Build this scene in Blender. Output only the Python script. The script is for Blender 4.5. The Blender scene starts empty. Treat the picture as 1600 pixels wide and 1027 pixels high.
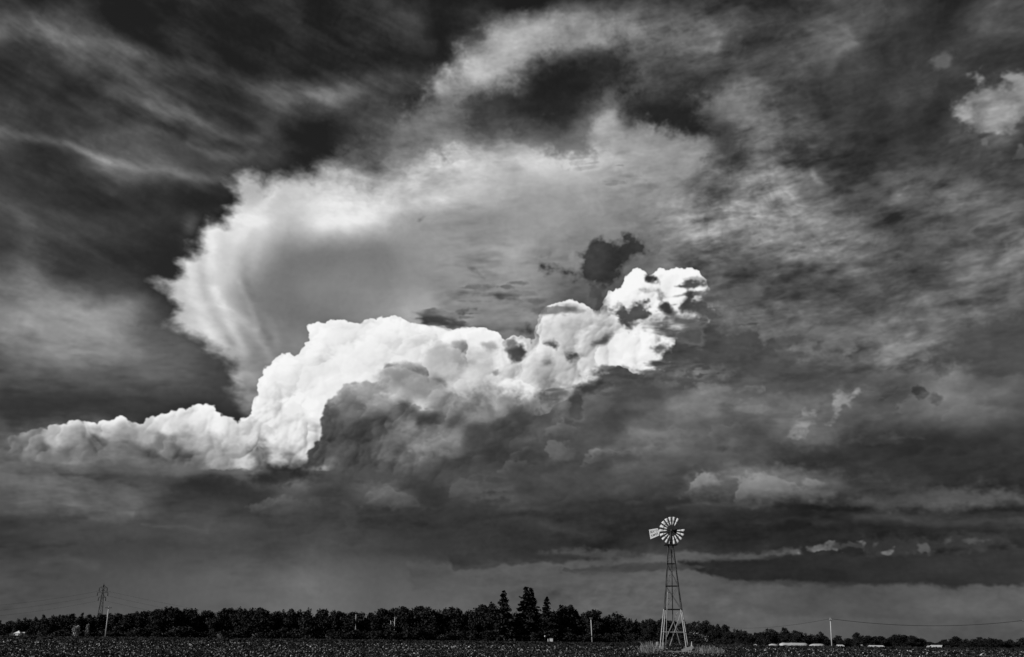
import bpy, bmesh, math, random
import numpy as np
from mathutils import Vector, Matrix

scene = bpy.context.scene
R = math.radians
SUN_DIR = Vector((-0.85, -0.34, 0.42)).normalized()      # towards the sun: behind and to the left of the camera
CAM_Z = 1.6

# ---------------------------------------------------------------- camera, exposure
F_PX, CX, CY = 1556.0, 800.0, 513.5            # focal length and centre in photo pixels (35 mm lens)
HZ0, HZS = 988.5, 0.0115                       # horizon row at x=0 and its slope (the camera is rolled a little)
ROLL = math.atan(HZS)
PITCH = math.atan((HZ0 + HZS * CX - CY) * math.cos(ROLL) / F_PX)
cam_data = bpy.data.cameras.new('camera'); cam = bpy.data.objects.new('camera', cam_data)
scene.collection.objects.link(cam); scene.camera = cam
cam_data.sensor_width = 36.0; cam_data.lens = 36.0 * F_PX / 1600.0
cam_data.clip_start = 0.1; cam_data.clip_end = 20000
cam.matrix_world = Matrix.Translation((0, 0, CAM_Z)) @ Matrix.Rotation(PITCH, 4, 'X') @ Matrix.Rotation(R(90), 4, 'X') @ Matrix.Rotation(ROLL, 4, 'Z')
vs = scene.view_settings
vs.view_transform = 'Standard'; vs.look = 'None'; vs.exposure = 0.0; vs.gamma = 1.0; vs.use_curve_mapping = False

# ---------------------------------------------------------------- sky: cloud field computed with numpy
_cr, _sr, _cp, _sp = math.cos(ROLL), math.sin(ROLL), math.cos(PITCH), math.sin(PITCH)

def ray(px, py):
    """world direction of a photo pixel (camera looks to +Y, pitched up)"""
    a, b = px - CX, CY - py
    u, v = a * _cr - b * _sr, a * _sr + b * _cr      # undo the roll
    return (u, F_PX * _cp - v * _sp, F_PX * _sp + v * _cp)

def pix(x, y, z):
    """photo pixel of a world direction (numpy arrays allowed)"""
    d = y * _cp + z * _sp
    u, v = F_PX * x / d, F_PX * (z * _cp - y * _sp) / d
    a, b = u * _cr + v * _sr, -u * _sr + v * _cr
    return CX + a, CY - b

AZ0, AZ1, EL0, EL1, PPD = -42.0, 42.0, -3.0, 45.0, 25.0
SW, SH = int((AZ1 - AZ0) * PPD), int((EL1 - EL0) * PPD)

def _axis(g, n, cell, off):
    """cubic B-spline resampling of the first axis"""
    q = np.arange(n) / cell + off + 1.0
    i = np.floor(q).astype(int); t = (q - i).astype(np.float32)[:, None]
    w = ((1 - t) ** 3 / 6, (3 * t ** 3 - 6 * t ** 2 + 4) / 6, (-3 * t ** 3 + 3 * t ** 2 + 3 * t + 1) / 6, t ** 3 / 6)
    return sum(w[k] * g[i - 1 + k] for k in range(4))

def noise(h, w, cx, cy, rng):
    g = rng.standard_normal((int(h / cy) + 6, int(w / cx) + 6)).astype(np.float32)
    a = _axis(g, h, cy, rng.random())
    return np.ascontiguousarray(_axis(np.ascontiguousarray(a.T), w, cx, rng.random()).T)

def fbm(cell, octaves, gain=0.5, aspect=1.0, seed=0, h=None, w=None):
    """fractal noise of unit deviation; cell in texels, aspect stretches it sideways"""
    h, w = h or SH, w or SW
    rng = np.random.default_rng(seed); o = np.zeros((h, w), np.float32); a = 1.0
    for k in range(octaves):
        c = cell / 2 ** k
        if c < 1.6: break
        o += a * noise(h, w, max(c * aspect, 1.6), c, rng); a *= gain
    return o / o.std()

def bil(f, x, y):
    """bilinear lookup of f at float texel positions"""
    h, w = f.shape
    x = np.clip(x, 0, w - 1.001); y = np.clip(y, 0, h - 1.001)
    i, j = x.astype(np.int32), y.astype(np.int32); a, b = x - i, y - j
    return (f[j, i] * (1 - a) + f[j, i + 1] * a) * (1 - b) + (f[j + 1, i] * (1 - a) + f[j + 1, i + 1] * a) * b

def blur(f, r):
    """two passes of a box filter"""
    r = int(r)
    for _ in range(2):
        for ax in (0, 1):
            g = np.pad(f, [(r + 1, r) if k == ax else (0, 0) for k in (0, 1)], mode='edge')
            c = np.cumsum(g, axis=ax, dtype=np.float64)
            n = f.shape[ax]
            f = ((np.take(c, np.arange(2 * r + 1, 2 * r + 1 + n), ax) - np.take(c, np.arange(0, n), ax)) / (2 * r + 1)).astype(np.float32)
    return f

def sst(a, b, x):
    t = np.clip((x - a) / (b - a), 0, 1)
    return t * t * (3 - 2 * t)

# layout maps on a coarse photo-pixel lattice (step 4), looked up at warped positions
LX0, LY0, LS = -280.0, -180.0, 4.0
LW, LH = int(2160 / LS), int(1300 / LS)
_LX, _LY = np.meshgrid(LX0 + LS * np.arange(LW), LY0 + LS * np.arange(LH))
_LX = _LX.astype(np.float32); _LY = _LY.astype(np.float32)

def lut(f, X, Y):
    return bil(f, (X - LX0) / LS, (Y - LY0) / LS)

def sdf(poly):
    """signed distance to a polygon (positive inside), on the lattice"""
    d = np.full(_LX.shape, 1e9, np.float32); ins = np.zeros(_LX.shape, bool)
    n = len(poly)
    for i in range(n):
        (x0, y0), (x1, y1) = poly[i], poly[(i + 1) % n]
        ex, ey = x1 - x0, y1 - y0
        t = np.clip(((_LX - x0) * ex + (_LY - y0) * ey) / (ex * ex + ey * ey + 1e-9), 0, 1)
        d = np.minimum(d, (_LX - x0 - t * ex) ** 2 + (_LY - y0 - t * ey) ** 2)
        if y0 != y1: ins ^= ((_LY < y0) != (_LY < y1)) & (_LX < x0 + (_LY - y0) * ex / ey)
    return np.where(ins, 1, -1) * np.sqrt(d)

def points(pts, bw, asp=1.0):
    """smooth map through scattered (x, y, value) controls"""
    num = np.zeros(_LX.shape); den = np.full(_LX.shape, 1e-30)
    for x, y, v in pts:
        d2 = ((_LX - x) / asp) ** 2 + (_LY - y) ** 2
        w = 1 / (d2 / bw ** 2 + 0.15) ** 2.2
        num += w * v; den += w
    return (num / den).astype(np.float32)

def gridmap(rows, x0, dx, y0, dy):
    """Catmull-Rom surface through a table of brightness values"""
    g = np.asarray(rows, np.float32)
    def M(p, n):
        i = np.clip(np.floor(p), 0, n - 2).astype(int); t = np.clip(p - i, 0, 1)
        m = np.zeros((len(p), n), np.float32); r = np.arange(len(p))
        ws = (-t ** 3 + 2 * t ** 2 - t, 3 * t ** 3 - 5 * t ** 2 + 2, -3 * t ** 3 + 4 * t ** 2 + t, t ** 3 - t ** 2)
        for k in range(4): np.add.at(m, (r, np.clip(i - 1 + k, 0, n - 1)), ws[k] / 2)
        return m
    My = M((LY0 + LS * np.arange(LH) - y0) / dy, g.shape[0]); Mx = M((LX0 + LS * np.arange(LW) - x0) / dx, g.shape[1])
    return My @ g @ Mx.T

def bubbles(h, w, cell, seed, jx, jy):
    """rounded cellular relief: spheres packed at the cell size"""
    rng = np.random.default_rng(seed)
    nx, ny = int(w / cell) + 8, int(h / cell) + 8
    px, py = rng.random((ny, nx)).astype(np.float32), rng.random((ny, nx)).astype(np.float32)
    rr = (0.7 + 0.6 * rng.random((ny, nx))).astype(np.float32)
    x = jx / cell + 3; y = jy / cell + 3
    i = np.clip(np.floor(x).astype(np.int32), 1, nx - 2); j = np.clip(np.floor(y).astype(np.int32), 1, ny - 2)
    best = np.zeros(x.shape, np.float32)
    for dj in (-1, 0, 1):
        for di in (-1, 0, 1):
            ii, jj = i + di, j + dj
            d2 = (x - ii - px[jj, ii]) ** 2 + (y - jj - py[jj, ii]) ** 2
            best = np.maximum(best, rr[jj, ii] * np.sqrt(np.clip(1 - d2 / (1.05 * rr[jj, ii]) ** 2, 0, 1)))
    return best

SKY_ROWS = [
 [45,36,44,48,28,40,48,38,44,48,36,52,62,48,36,44,30,28,52,40,62,58,72,60,48,55,80,80,70,52,50,75,72],
 [82,90,84,72,36,32,38,34,34,46,42,44,58,62,32,70,165,155,125,120,125,105,115,85,78,80,98,68,62,52,56,72,66],
 [46,56,66,78,76,58,44,34,40,40,48,44,40,44,60,165,150,70,50,68,85,75,90,85,82,92,72,60,58,58,66,50,52],
 [50,50,52,44,66,66,52,46,70,72,82,62,56,52,110,72,55,36,40,72,68,60,62,120,90,66,60,60,66,64,62,80,90],
 [82,64,60,60,58,72,64,46,56,34,32,60,80,105,110,90,95,75,85,150,70,55,60,130,105,88,68,56,52,50,80,100,60],
 [48,46,48,66,90,80,76,160,165,150,160,150,160,190,195,190,185,195,185,170,180,170,160,85,125,95,70,58,70,75,65,60,65],
 [60,58,48,44,42,40,150,170,175,195,205,215,205,200,190,175,165,165,160,150,150,140,110,115,155,130,85,80,95,88,95,85,75],
 [62,70,66,58,50,170,180,205,215,190,215,215,190,160,145,140,145,150,140,130,125,135,145,120,125,125,105,98,80,85,88,110,105],
 [62,78,55,50,44,180,185,205,180,130,125,130,130,140,145,155,155,140,125,110,110,110,100,95,92,95,100,85,75,78,85,105,105],
 [112,108,92,75,150,165,188,195,140,120,125,130,135,140,135,140,140,125,100,95,110,110,90,75,75,70,75,80,80,85,88,92,85],
 [125,135,142,148,125,165,180,190,140,118,122,130,150,170,150,135,130,125,100,100,110,110,90,85,100,92,88,88,92,95,95,70,60],
 [80,110,128,132,130,98,175,182,140,140,150,150,150,150,150,130,125,110,100,95,100,100,85,85,92,110,100,95,130,100,70,66,62],
 [70,72,78,85,92,92,80,150,150,150,150,150,150,150,140,130,120,110,100,95,95,90,100,75,72,75,78,80,85,95,85,75,75],
 [46,46,50,54,58,60,62,75,130,140,120,90,90,95,95,90,95,100,98,95,105,105,100,95,100,105,110,105,100,105,105,100,95],
 [90,95,100,105,110,110,110,115,120,120,85,82,85,95,75,72,90,110,95,90,95,95,90,100,95,85,75,65,55,58,55,50,48],
 [88,92,92,88,80,70,56,55,62,82,80,78,82,75,80,85,80,80,80,80,70,68,68,100,120,105,85,68,60,55,52,55,50],
 [68,75,85,95,92,72,70,68,66,65,62,64,60,58,60,66,66,60,55,52,52,52,58,60,58,52,50,56,64,64,62,58,54],
 [60,62,66,67,68,69,70,72,74,76,75,72,68,62,58,56,53,53,52,52,50,46,46,47,46,48,50,50,46,44,48,50,50],
 [74,75,76,78,80,83,86,90,94,97,98,94,88,84,82,80,80,76,80,85,88,85,72,60,54,50,48,46,45,44,43,42,42],
 [80,82,84,86,88,90,92,95,98,100,100,98,96,96,96,96,96,96,96,96,96,95,92,90,88,87,86,84,82,80,78,77,76],
 [88,90,92,93,94,95,97,99,102,104,104,102,100,100,100,100,100,100,99,98,97,96,94,92,90,88,87,86,84,82,80,79,78]]
SKY_OUT = {250: {350: 66, 400: 60, 450: 40, 500: 40, 550: 60, 600: 75, 650: 95}, 300: {300: 38, 350: 38, 400: 40, 450: 45, 500: 50, 550: 55, 600: 60},
           350: {250: 46, 300: 36, 350: 34, 400: 36, 450: 40}, 400: {250: 38, 300: 34, 350: 36, 400: 40}, 450: {200: 65, 250: 42, 300: 44, 350: 50},
           500: {250: 75, 300: 62, 350: 60}, 550: {300: 80, 350: 72, 400: 70}, 600: {350: 68, 400: 65}, 650: {350: 62, 400: 60}}
ANVIL = [(380,660),(366,640),(359,612),(371,600),(365,585),(352,575),(337,558),(321,545),(291,530),(262,512),(281,492),(263,478),(266,465),(243,452),(232,443),
         (256,440),(266,425),(273,412),(281,400),(281,390),(304,385),(309,368),(324,354),(347,356),(352,340),(338,320),(354,313),(351,293),(349,272),(365,262),
         (385,258),(400,272),(412,284),(425,270),(460,266),(485,266),(490,252),(527,231),(542,245),(560,256),(597,255),(610,238),(628,228),(653,222),(678,217),
         (716,215),(754,220),(800,225),(900,150),(1900,-170),(1900,1130),(380,1130)]
WHITE = [(330,735),(340,690),(372,664),(396,650),(405,610),(411,590),(418,575),(430,570),(447,554),(460,560),(472,547),(474,540),(488,522),(490,508),(510,503),(533,504),
         (545,516),(560,506),(575,500),(590,497),(612,495),(630,502),(655,505),(680,510),(720,515),(745,512),(765,511),(776,520),(783,531),(788,545),(800,531),
         (815,530),(830,540),(834,538),(840,512),(846,495),(860,480),(880,472),(900,468),(915,476),(930,492),(943,492),(950,480),(946,465),(952,457),(970,449),
         (975,435),(980,428),(1000,427),(1010,437),(1022,431),(1033,423),(1060,424),(1084,423),(1098,438),(1105,452),(1108,470),(1120,490),(1095,505),(1060,520),
         (1052,540),(1050,560),(1032,578),(1015,588),(998,585),(980,577),(968,566),(950,580),(930,592),(905,603),(890,615),(860,640),(800,660),(700,740)]
WHITE_V = [(400,640,238),(420,590,244),(450,580,244),(480,545,244),(505,520,240),(540,525,226),(580,515,238),(620,520,234),(650,530,228),(700,530,236),(750,525,240),
           (480,580,226),(520,575,220),(560,565,232),(600,555,240),(640,550,238),(500,610,240),(540,595,242),(460,620,234),(430,660,214),(470,660,226),(500,640,236),
           (400,690,150),(440,700,170),(480,690,196),(410,720,130),(460,718,150),(500,680,200),
           (690,550,190),(720,555,176),(750,560,196),(700,580,205),(640,590,150),(665,600,140),(740,590,214),(780,560,220),(800,575,210),(700,610,210),(740,620,205),
           (800,605,238),(815,610,244),(850,520,176),(880,490,205),(900,505,196),(860,550,214),(900,540,200),(930,520,205),(850,590,170),(880,590,196),(920,580,200),
           (940,550,200),(970,530,214),(990,560,232),(1010,570,236),(1000,540,236),(960,470,242),(980,450,244),(1010,460,246),(1050,445,242),(1080,440,244),(1040,480,236),
           (1080,470,236),(1060,500,225),(980,480,240),(1020,520,226)]
SHADED = [(478,724),(484,706),(500,690),(507,668),(508,650),(515,635),(530,615),(545,603),(560,599),(575,595),(590,604),(598,600),(600,580),(606,570),(620,566),
          (638,574),(650,586),(664,590),(668,604),(690,616),(715,625),(745,612),(770,603),(800,612),(828,632),(850,624),(872,628),(885,650),(915,655),(960,700),(960,790),(470,790),(440,745)]
SHADED_V = [(545,618,130),(575,610,150),(590,625,140),(520,650,80),(550,640,112),(515,690,78),(560,680,74),(600,660,84),(620,585,140),(645,595,150),(655,600,140),(620,610,180),
            (650,625,196),(610,640,110),(640,640,88),(655,650,72),(625,630,92),(640,655,150),(690,640,120),(700,680,128),(670,700,120),(650,680,110),(700,655,90),
            (740,640,120),(770,620,150),(740,680,74),(780,670,72),(800,650,84),(830,650,90),(860,640,100),(760,710,66),(720,720,70),(560,715,66),(620,715,80),
            (670,712,98),(695,706,105),(690,725,74),(500,735,76),(560,745,78),(620,745,80),(690,760,84),(640,760,72),(740,740,78),(800,730,86),(850,700,104),(870,710,112),(900,700,92),(930,720,84),(940,760,78)]
BANK = [(-120,735),(-60,712),(0,712),(20,702),(14,692),(20,684),(50,675),(95,670),(110,662),(125,663),(150,668),(165,662),(180,656),(187,655),(200,661),(222,660),(240,653),
        (265,650),(285,644),(300,646),(315,636),(325,632),(334,634),(341,645),(345,658),(355,655),(375,661),(400,655),(430,680),(480,720),(430,732),(300,736),(200,736),(100,733)]
BANK_V = [(110,665,205),(150,672,196),(185,660,214),(220,668,180),(260,660,214),(300,655,205),(325,642,228),(335,655,215),(360,668,190),(395,665,205),(30,690,105),(60,682,125),
          (90,690,160),(70,705,90),(120,690,130),(150,700,110),(200,678,140),(225,680,165),(250,690,118),(200,700,105),(290,680,150),(280,695,90),(235,715,84),(330,690,165),
          (370,695,175),(410,690,180),(440,700,180),(340,720,150),(400,725,140),(290,725,110),(150,722,98),(100,718,110),(50,715,112),(10,720,110),(0,730,98),(200,730,96),(460,718,160)]
# soft or ragged patches: polygon, brightness, edge softness, edge wander, opacity
PATCHES = [
 ([(980,640),(1150,622),(1330,612),(1450,600),(1600,625),(1660,665),(1500,674),(1350,682),(1200,700),(1050,706),(960,692)],114,24,12,.5),([(1150,514),(1200,504),(1300,508),(1340,530),(1325,554),(1260,550),(1200,532)],116,12,9,.7),
 ([(1040,525),(1080,505),(1130,503),(1180,520),(1230,545),(1280,575),(1320,600),(1230,615),(1150,592),(1090,578),(1050,566),(1030,545)],70,18,12,.85),
 ([(1760,430),(1600,490),(1540,510),(1490,530),(1450,545),(1410,575),(1440,588),(1500,572),(1550,600),(1600,618),(1760,640)],62,22,14,.8),
 ([(688,150),(705,125),(740,95),(770,65),(800,50),(870,52),(940,62),(900,80),(850,88),(820,102),(790,125),(740,136),(710,150)],172,26,12,.75),
 ([(815,165),(850,108),(900,88),(965,92),(960,130),(900,150),(850,172)],38,30,14,.75),([(970,190),(985,165),(1040,165),(1085,150),(1090,200),(1040,205),(1000,198)],46,22,12,.7),
 ([(615,215),(640,176),(680,168),(722,178),(745,205),(700,220)],112,18,14,.7),([(540,228),(570,218),(610,215),(600,235),(560,245)],92,12,10,.7),([(680,205),(700,160),(720,150),(730,180),(720,210)],118,14,10,.6),
 ([(815,215),(850,200),(905,205),(915,225),(860,235)],100,14,11,.6),
 ([(915,212),(926,184),(945,180),(962,192),(968,215),(940,228)],172,9,6,.75),
 ([(965,220),(1000,202),(1040,208),(1090,214),(1108,235),(1100,262),(1040,275),(980,264)],182,13,8,.7),
 ([(1090,150),(1120,142),(1165,145),(1200,165),(1190,200),(1140,205),(1100,190)],128,18,10,.6),
 ([(1110,205),(1140,205),(1150,230),(1130,262),(1105,250)],74,14,9,.6),
 ([(1140,714),(1250,706),(1340,690),(1420,685),(1500,680),(1600,668),(1800,655),(1800,740),(1600,748),(1500,755),(1400,742),(1300,748),(1200,732)],53,15,9,.85),
 ([(-200,722),(0,732),(100,738),(190,752),(206,775),(203,792),(190,808),(130,812),(60,805),(-200,800)],90,9,6,.55),
 ([(-200,796),(60,806),(130,812),(190,811),(215,800),(330,806),(420,815),(420,850),(-200,850)],66,5,4,.7),
 
 
 ([(1075,752),(1110,740),(1125,748),(1150,742),(1200,740),(1230,748),(1310,754),(1300,780),(1200,790),(1130,786),(1080,775)],108,14,8,.7),
 ([(1095,748),(1108,740),(1120,748),(1128,760),(1105,762)],140,6,4,.7),([(1155,752),(1165,744),(1190,742),(1205,748),(1210,770),(1165,772)],136,9,5,.65),
 ([(1400,778),(1440,770),(1500,765),(1580,768),(1600,785),(1500,794),(1380,796),(1330,788)],84,10,7,.8),
 ([(575,778),(590,764),(605,756),(625,758),(650,770),(660,785),(620,792),(585,790)],92,7,5,.7),
 ([(620,752),(650,748),(690,756),(680,764),(640,760)],54,8,6,.75),
 ([(400,795),(415,780),(440,774),(470,780),(500,788),(450,796)],84,7,5,.55),
 ([(455,745),(465,742),(482,750),(470,760),(456,756)],108,4,4,.65),
 ([(1060,575),(1090,570),(1130,572),(1155,580),(1110,590),(1070,586)],128,7,6,.7),
 ([(965,588),(1000,586),(1040,586),(1085,592),(1110,597),(1080,600),(1030,596),(990,596)],72,4,4,.85),
 ([(960,600),(1000,602),(1030,610),(1000,613),(970,607)],76,5,5,.7),
 # -- from here drawn over the broken low cloud
 ([(640,882),(800,879),(905,869),(945,875),(1050,869),(1150,865),(1252,860),(1250,867),(1180,874),(1060,880),(960,885),(880,892),(1060,893),(1130,897),(1100,908),(950,916),(800,925),(640,925)],95,4,4,.7),
 ([(845,863),(910,857),(970,862),(980,867),(940,873),(905,869)],84,4,4,.75),
 ([(700,870),(800,862),(880,866),(930,872),(905,874),(800,884),(700,888)],56,3,3,.8),
 ([(1060,880),(1120,877),(1250,873),(1330,868),(1430,862),(1600,858),(1900,852),(1900,914),(1600,912),(1490,915),(1400,911),(1330,908),(1200,909),(1130,905),(1095,897)],46,2.6,2.8,.95),
 ([(876,888),(900,885),(930,886),(960,882),(990,879),(1010,883),(1040,884),(1110,888),(1060,892),(960,893),(900,891)],70,1.8,3,.85),
 ([(740,900),(800,898),(860,902),(820,905),(760,904)],84,3,3,.6),
 ([(1132,914),(1250,912),(1400,914),(1500,918),(1600,915),(1900,917),(1900,955),(1600,965),(1200,965)],86,4,3,.7),
 ([(848,712),(855,702),(870,703),(885,700),(893,710),(892,724),(860,730),(850,726)],112,8,5,.45),
 ([(908,722),(925,708),(940,704),(930,700),(918,712)],118,3,3,.6),
 ([(915,722),(940,712),(980,712),(1000,722),(950,728)],66,6,4,.7),
 ([(650,717),(665,708),(680,706),(690,712),(700,704),(710,704),(706,716),(690,726),(665,722)],66,5,3,.6),
 ([(1494,178),(1502,165),(1520,158),(1535,150),(1528,135),(1520,122),(1528,118),(1545,135),(1560,145),(1580,140),(1562,125),(1580,122),(1620,118),(1700,118),(1700,165),(1590,185),(1575,200),(1556,208),(1535,202),(1505,197)],128,7,7,.9),
 ([(1500,178),(1512,166),(1522,178),(1515,195),(1500,192)],165,7,4,.8),([(1538,172),(1560,158),(1585,150),(1580,175),(1560,198),(1540,195)],152,10,6,.8),
 ([(1530,218),(1540,216),(1545,224),(1535,229)],98,2.5,3,.8),
 ([(1465,92),(1475,84),(1490,88),(1485,100),(1470,102)],92,6,5,.6),
 ([(1590,230),(1610,235),(1610,250),(1585,248)],92,3,4,.8),
 ([(1230,690),(1235,650),(1270,630),(1310,608),(1350,610),(1360,640),(1340,675),(1280,690)],112,20,12,.55),([(1340,846),(1400,843),(1560,838),(1570,856),(1500,866),(1350,868)],62,6,6,.6),
 ([(1247,867),(1262,860),(1280,858),(1300,853),(1340,850),(1350,853),(1346,863),(1325,860),(1300,864),(1275,866)],100,1.6,4.5,.9),
 ([(1362,850),(1374,849),(1374,858),(1362,858)],100,1.5,4,.8),([(1380,866),(1390,855),(1396,856),(1390,868)],100,1.5,3.5,.8),
 ([(1437,852),(1447,850),(1457,856),(1453,867),(1440,864)],84,3,6,.75),([(1460,852),(1480,846),(1490,846),(1475,856)],78,3,5,.7),
 ([(1504,848),(1512,845),(1545,847),(1540,851),(1508,852)],80,2.6,4,.7),
 ([(1246,677),(1256,658),(1261,646),(1276,638),(1273,655),(1262,670),(1252,679)],142,6,8,.75),
 ([(1302,628),(1318,622),(1328,616),(1334,632),(1318,638),(1313,650),(1312,664),(1302,660),(1305,640)],150,6,8,.8),
 ([(1398,660),(1408,656),(1414,662),(1404,666)],130,3,4,.6),([(1558,642),(1566,640),(1568,646),(1560,648)],150,2,3,.6),
 ([(1205,540),(1220,537),(1232,546),(1212,546)],158,2.5,3,.75),([(1216,546),(1260,545),(1320,548),(1322,553),(1260,556),(1230,552)],112,6,5,.6),
 ([(1375,545),(1410,540),(1455,532),(1460,535),(1420,550),(1395,562),(1380,570),(1385,555)],130,6,7,.7),
 ([(1362,634),(1368,622),(1378,610),(1392,604),(1398,610),(1392,625),(1376,640),(1366,642)],60,4,8,.5),([(1420,614),(1432,608),(1442,620),(1432,628)],56,2.5,5,.75),([(1450,620),(1462,615),(1466,630),(1452,632)],64,3,4,.6)]
NB = 27
LENSES = [([(380,740),(430,724),(470,726),(505,740),(460,748),(395,752)],46,6,4,.9),([(262,748),(320,742),(378,753),(340,768),(300,762)],50,8,5,.8),([(100,744),(200,741),(290,747),(240,753),(150,750)],72,5,4,.7),([(-200,728),(60,726),(230,733),(390,732),(420,726),(420,736),(240,742),(60,738),(-200,742)],96,4,3,.5)]
SCRAPS = [
 ([(849,411),(873,416),(896,419),(905,404),(916,390),(918,380),(935,374),(946,381),(957,383),(970,378),(976,369),(991,374),(1006,380),(1010,393),(991,400),(974,410),(966,422),(964,443),(952,450),(929,446),(911,438),(900,429),(879,425)],64,3.2,5.0,.9),
 ([(914,440),(948,436),(956,470),(952,492),(936,490),(922,470)],80,6,4,.75),
 ([(1004,433),(1018,430),(1030,437),(1033,448),(1022,443),(1010,439)],66,1.2,2,.95),
 ([(1000,452),(1010,450),(1014,456),(1006,458)],120,2,2,.8),([(1022,455),(1030,452),(1036,462),(1028,462)],100,2,2,.8),
 ([(954,482),(968,477),(982,486),(990,474),(1006,477),(1012,490),(1022,494),(1006,503),(992,512),(980,519),(968,508),(957,496)],78,2.2,5,.88),
 ([(1032,480),(1040,474),(1056,488),(1053,498),(1040,494)],66,1.5,2.5,.95),
 ([(1050,492),(1080,498),(1100,506),(1080,512),(1056,504)],84,3,3.5,.85),
 ([(1063,476),(1072,464),(1080,454),(1084,458),(1078,472),(1095,476),(1115,484),(1130,496),(1112,497),(1090,490),(1066,490)],70,1.5,3.2,.95),
 ([(1005,515),(1030,508),(1060,512),(1100,505),(1100,540),(1060,530),(1030,522)],80,2.5,4.5,.85),
 ([(872,480),(890,475),(915,487),(890,488)],92,2.5,2,.85),
 ([(811,516),(825,510),(835,518),(828,525),(813,523)],66,2,2,.9),([(797,550),(812,540),(817,550),(805,557)],66,1.5,2.5,.95),([(795,533),(803,530),(806,538),(797,539)],100,1.5,2,.9),
 ([(850,537),(864,534),(867,545),(855,543)],84,1.5,2.5,.9),([(883,553),(900,551),(904,560),(888,562)],80,1.5,2.5,.9),([(925,540),(938,538),(945,530),(956,531),(950,542),(936,541)],90,1.5,2.5,.9),
 ([(844,560),(857,556),(860,568),(850,570)],120,3,2,.8),([(1022,542),(1040,537),(1046,545),(1028,550)],84,2,3,.9),
 ([(1008,568),(1028,560),(1060,566),(1070,574),(1040,580),(1015,576)],72,2,4,.92),
 ([(902,608),(920,600),(946,588),(950,596),(940,607),(922,617),(906,617)],60,2,3,.9),([(886,645),(890,626),(902,617),(912,626),(918,642),(905,656),(890,656)],68,3,3,.88),
 ([(870,600),(890,604),(905,612),(890,612)],110,2,2,.7),
 ([(772,580),(779,577),(780,582),(774,585)],120,1,1.5,.8),([(760,540),(772,537),(776,544),(766,548)],130,2,2,.7),
 ([(655,494),(672,488),(700,492),(722,496),(736,506),(702,510),(672,503)],66,2,4,.92),([(645,489),(662,488),(700,486),(720,490),(690,492)],100,1.5,2.5,.7),
 ([(698,459),(720,452),(742,445),(758,456),(730,463)],96,2.5,4,.75),([(765,456),(785,455),(815,458),(815,467),(785,464)],72,2,3,.9),([(755,465),(770,464),(775,470),(758,470)],105,2,3,.7),
 ([(727,419),(735,420),(755,433),(744,430)],92,1,1.5,.8),([(768,434),(785,432),(778,437)],110,1,1.5,.7),
 ([(652,349),(658,342),(666,339),(660,349)],108,.8,.8,.8),([(664,340),(678,338),(666,341)],140,.8,.6,.5),
 ([(845,398),(858,384),(864,395),(858,402)],112,1.5,3,.7),([(884,395),(898,398),(892,406)],125,1.5,3,.6),([(1018,380),(1030,375),(1036,380),(1024,384)],98,1.2,2,.8),([(1056,388),(1076,386),(1074,392),(1060,392)],98,1.5,2.5,.7),
 ([(1103,342),(1120,340),(1138,340),(1135,344),(1110,345)],92,1,2,.75),([(925,292),(942,336),(936,336),(920,328)],140,2,2,.3),
 ([(965,277),(980,272),(1000,276),(1012,280),(985,282)],112,2,3,.6)]
# strands: polyline, half-width, brightness change
STRANDS = [
 ([(300,345),(287,400),(302,460),(335,520),(378,585)],14,18),([(352,300),(332,360),(326,420)],13,14),([(430,292),(400,332),(372,380)],12,12),([(385,405),(396,470),(424,530)],11,-11),([(420,376),(500,352),(600,336),(690,320)],14,6),([(310,430),(335,480),(365,540)],7,-9),([(380,440),(405,520)],6,10),
 ([(1200,801),(1400,803),(1600,798)],5,-9),([(1340,818),(1480,822),(1640,816)],7,11),([(1200,838),(1400,832),(1640,834)],6,-5),([(1130,828),(1300,823)],5,7),([(690,813),(850,806),(1010,812)],5,-3.5),([(840,822),(950,838)],7,6),([(1050,804),(1130,798),(1200,801)],3.5,11),
 ([(0,742),(120,748),(210,756)],4,-10),([(0,770),(100,776),(190,786)],4,-8),([(0,785),(110,792),(200,797)],3,10),([(500,858),(700,866)],8,-6),([(1180,700),(1300,690),(1450,676)],5,-8),
 ([(-40,190),(40,208),(110,226),(150,238),(190,254),(240,266),(340,275)],9,17),([(110,226),(150,237),(185,252)],4,10),
 ([(-40,60),(60,58),(130,66),(200,82),(270,98),(340,118),(430,136),(520,146),(600,136),(680,130)],18,16),
 ([(230,165),(290,184),(330,205),(390,215)],10,14),([(300,215),(330,235),(380,240)],9,12),([(180,150),(240,170),(300,190)],14,8),
 ([(540,345),(590,340),(640,328),(692,319)],10,8),([(330,330),(370,345),(410,352)],14,14),([(335,450),(345,470),(370,520),(390,560)],9,16),
 ([(355,480),(395,520),(430,560)],8,14),([(340,510),(375,570),(395,610)],8,-14),([(400,480),(440,540)],10,10),
 ([(690,140),(740,112),(790,90),(850,82)],14,14),([(700,175),(690,150)],8,20),([(1315,40),(1330,65),(1300,80),(1290,115)],8,18),
 ([(1270,262),(1280,280),(1300,288)],5,20),([(1355,280),(1420,260),(1460,262)],12,14),([(1400,360),(1480,345),(1560,320)],8,-12),([(1400,400),(1500,385),(1560,365)],9,-10),([(1420,425),(1520,415),(1560,400)],8,-8),
 ([(1150,470),(1220,462),(1300,450)],14,-8),([(1060,645),(1120,640),(1180,650)],14,8),([(1120,680),(1145,692)],9,24),([(560,812),(700,815),(800,808),(900,812)],6,-8),
 ([(470,870),(480,940)],70,6),([(67,880),(100,874),(150,880)],6,6),([(215,812),(260,818),(320,822)],2.5,14),([(318,815),(330,808)],5,16)]

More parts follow.
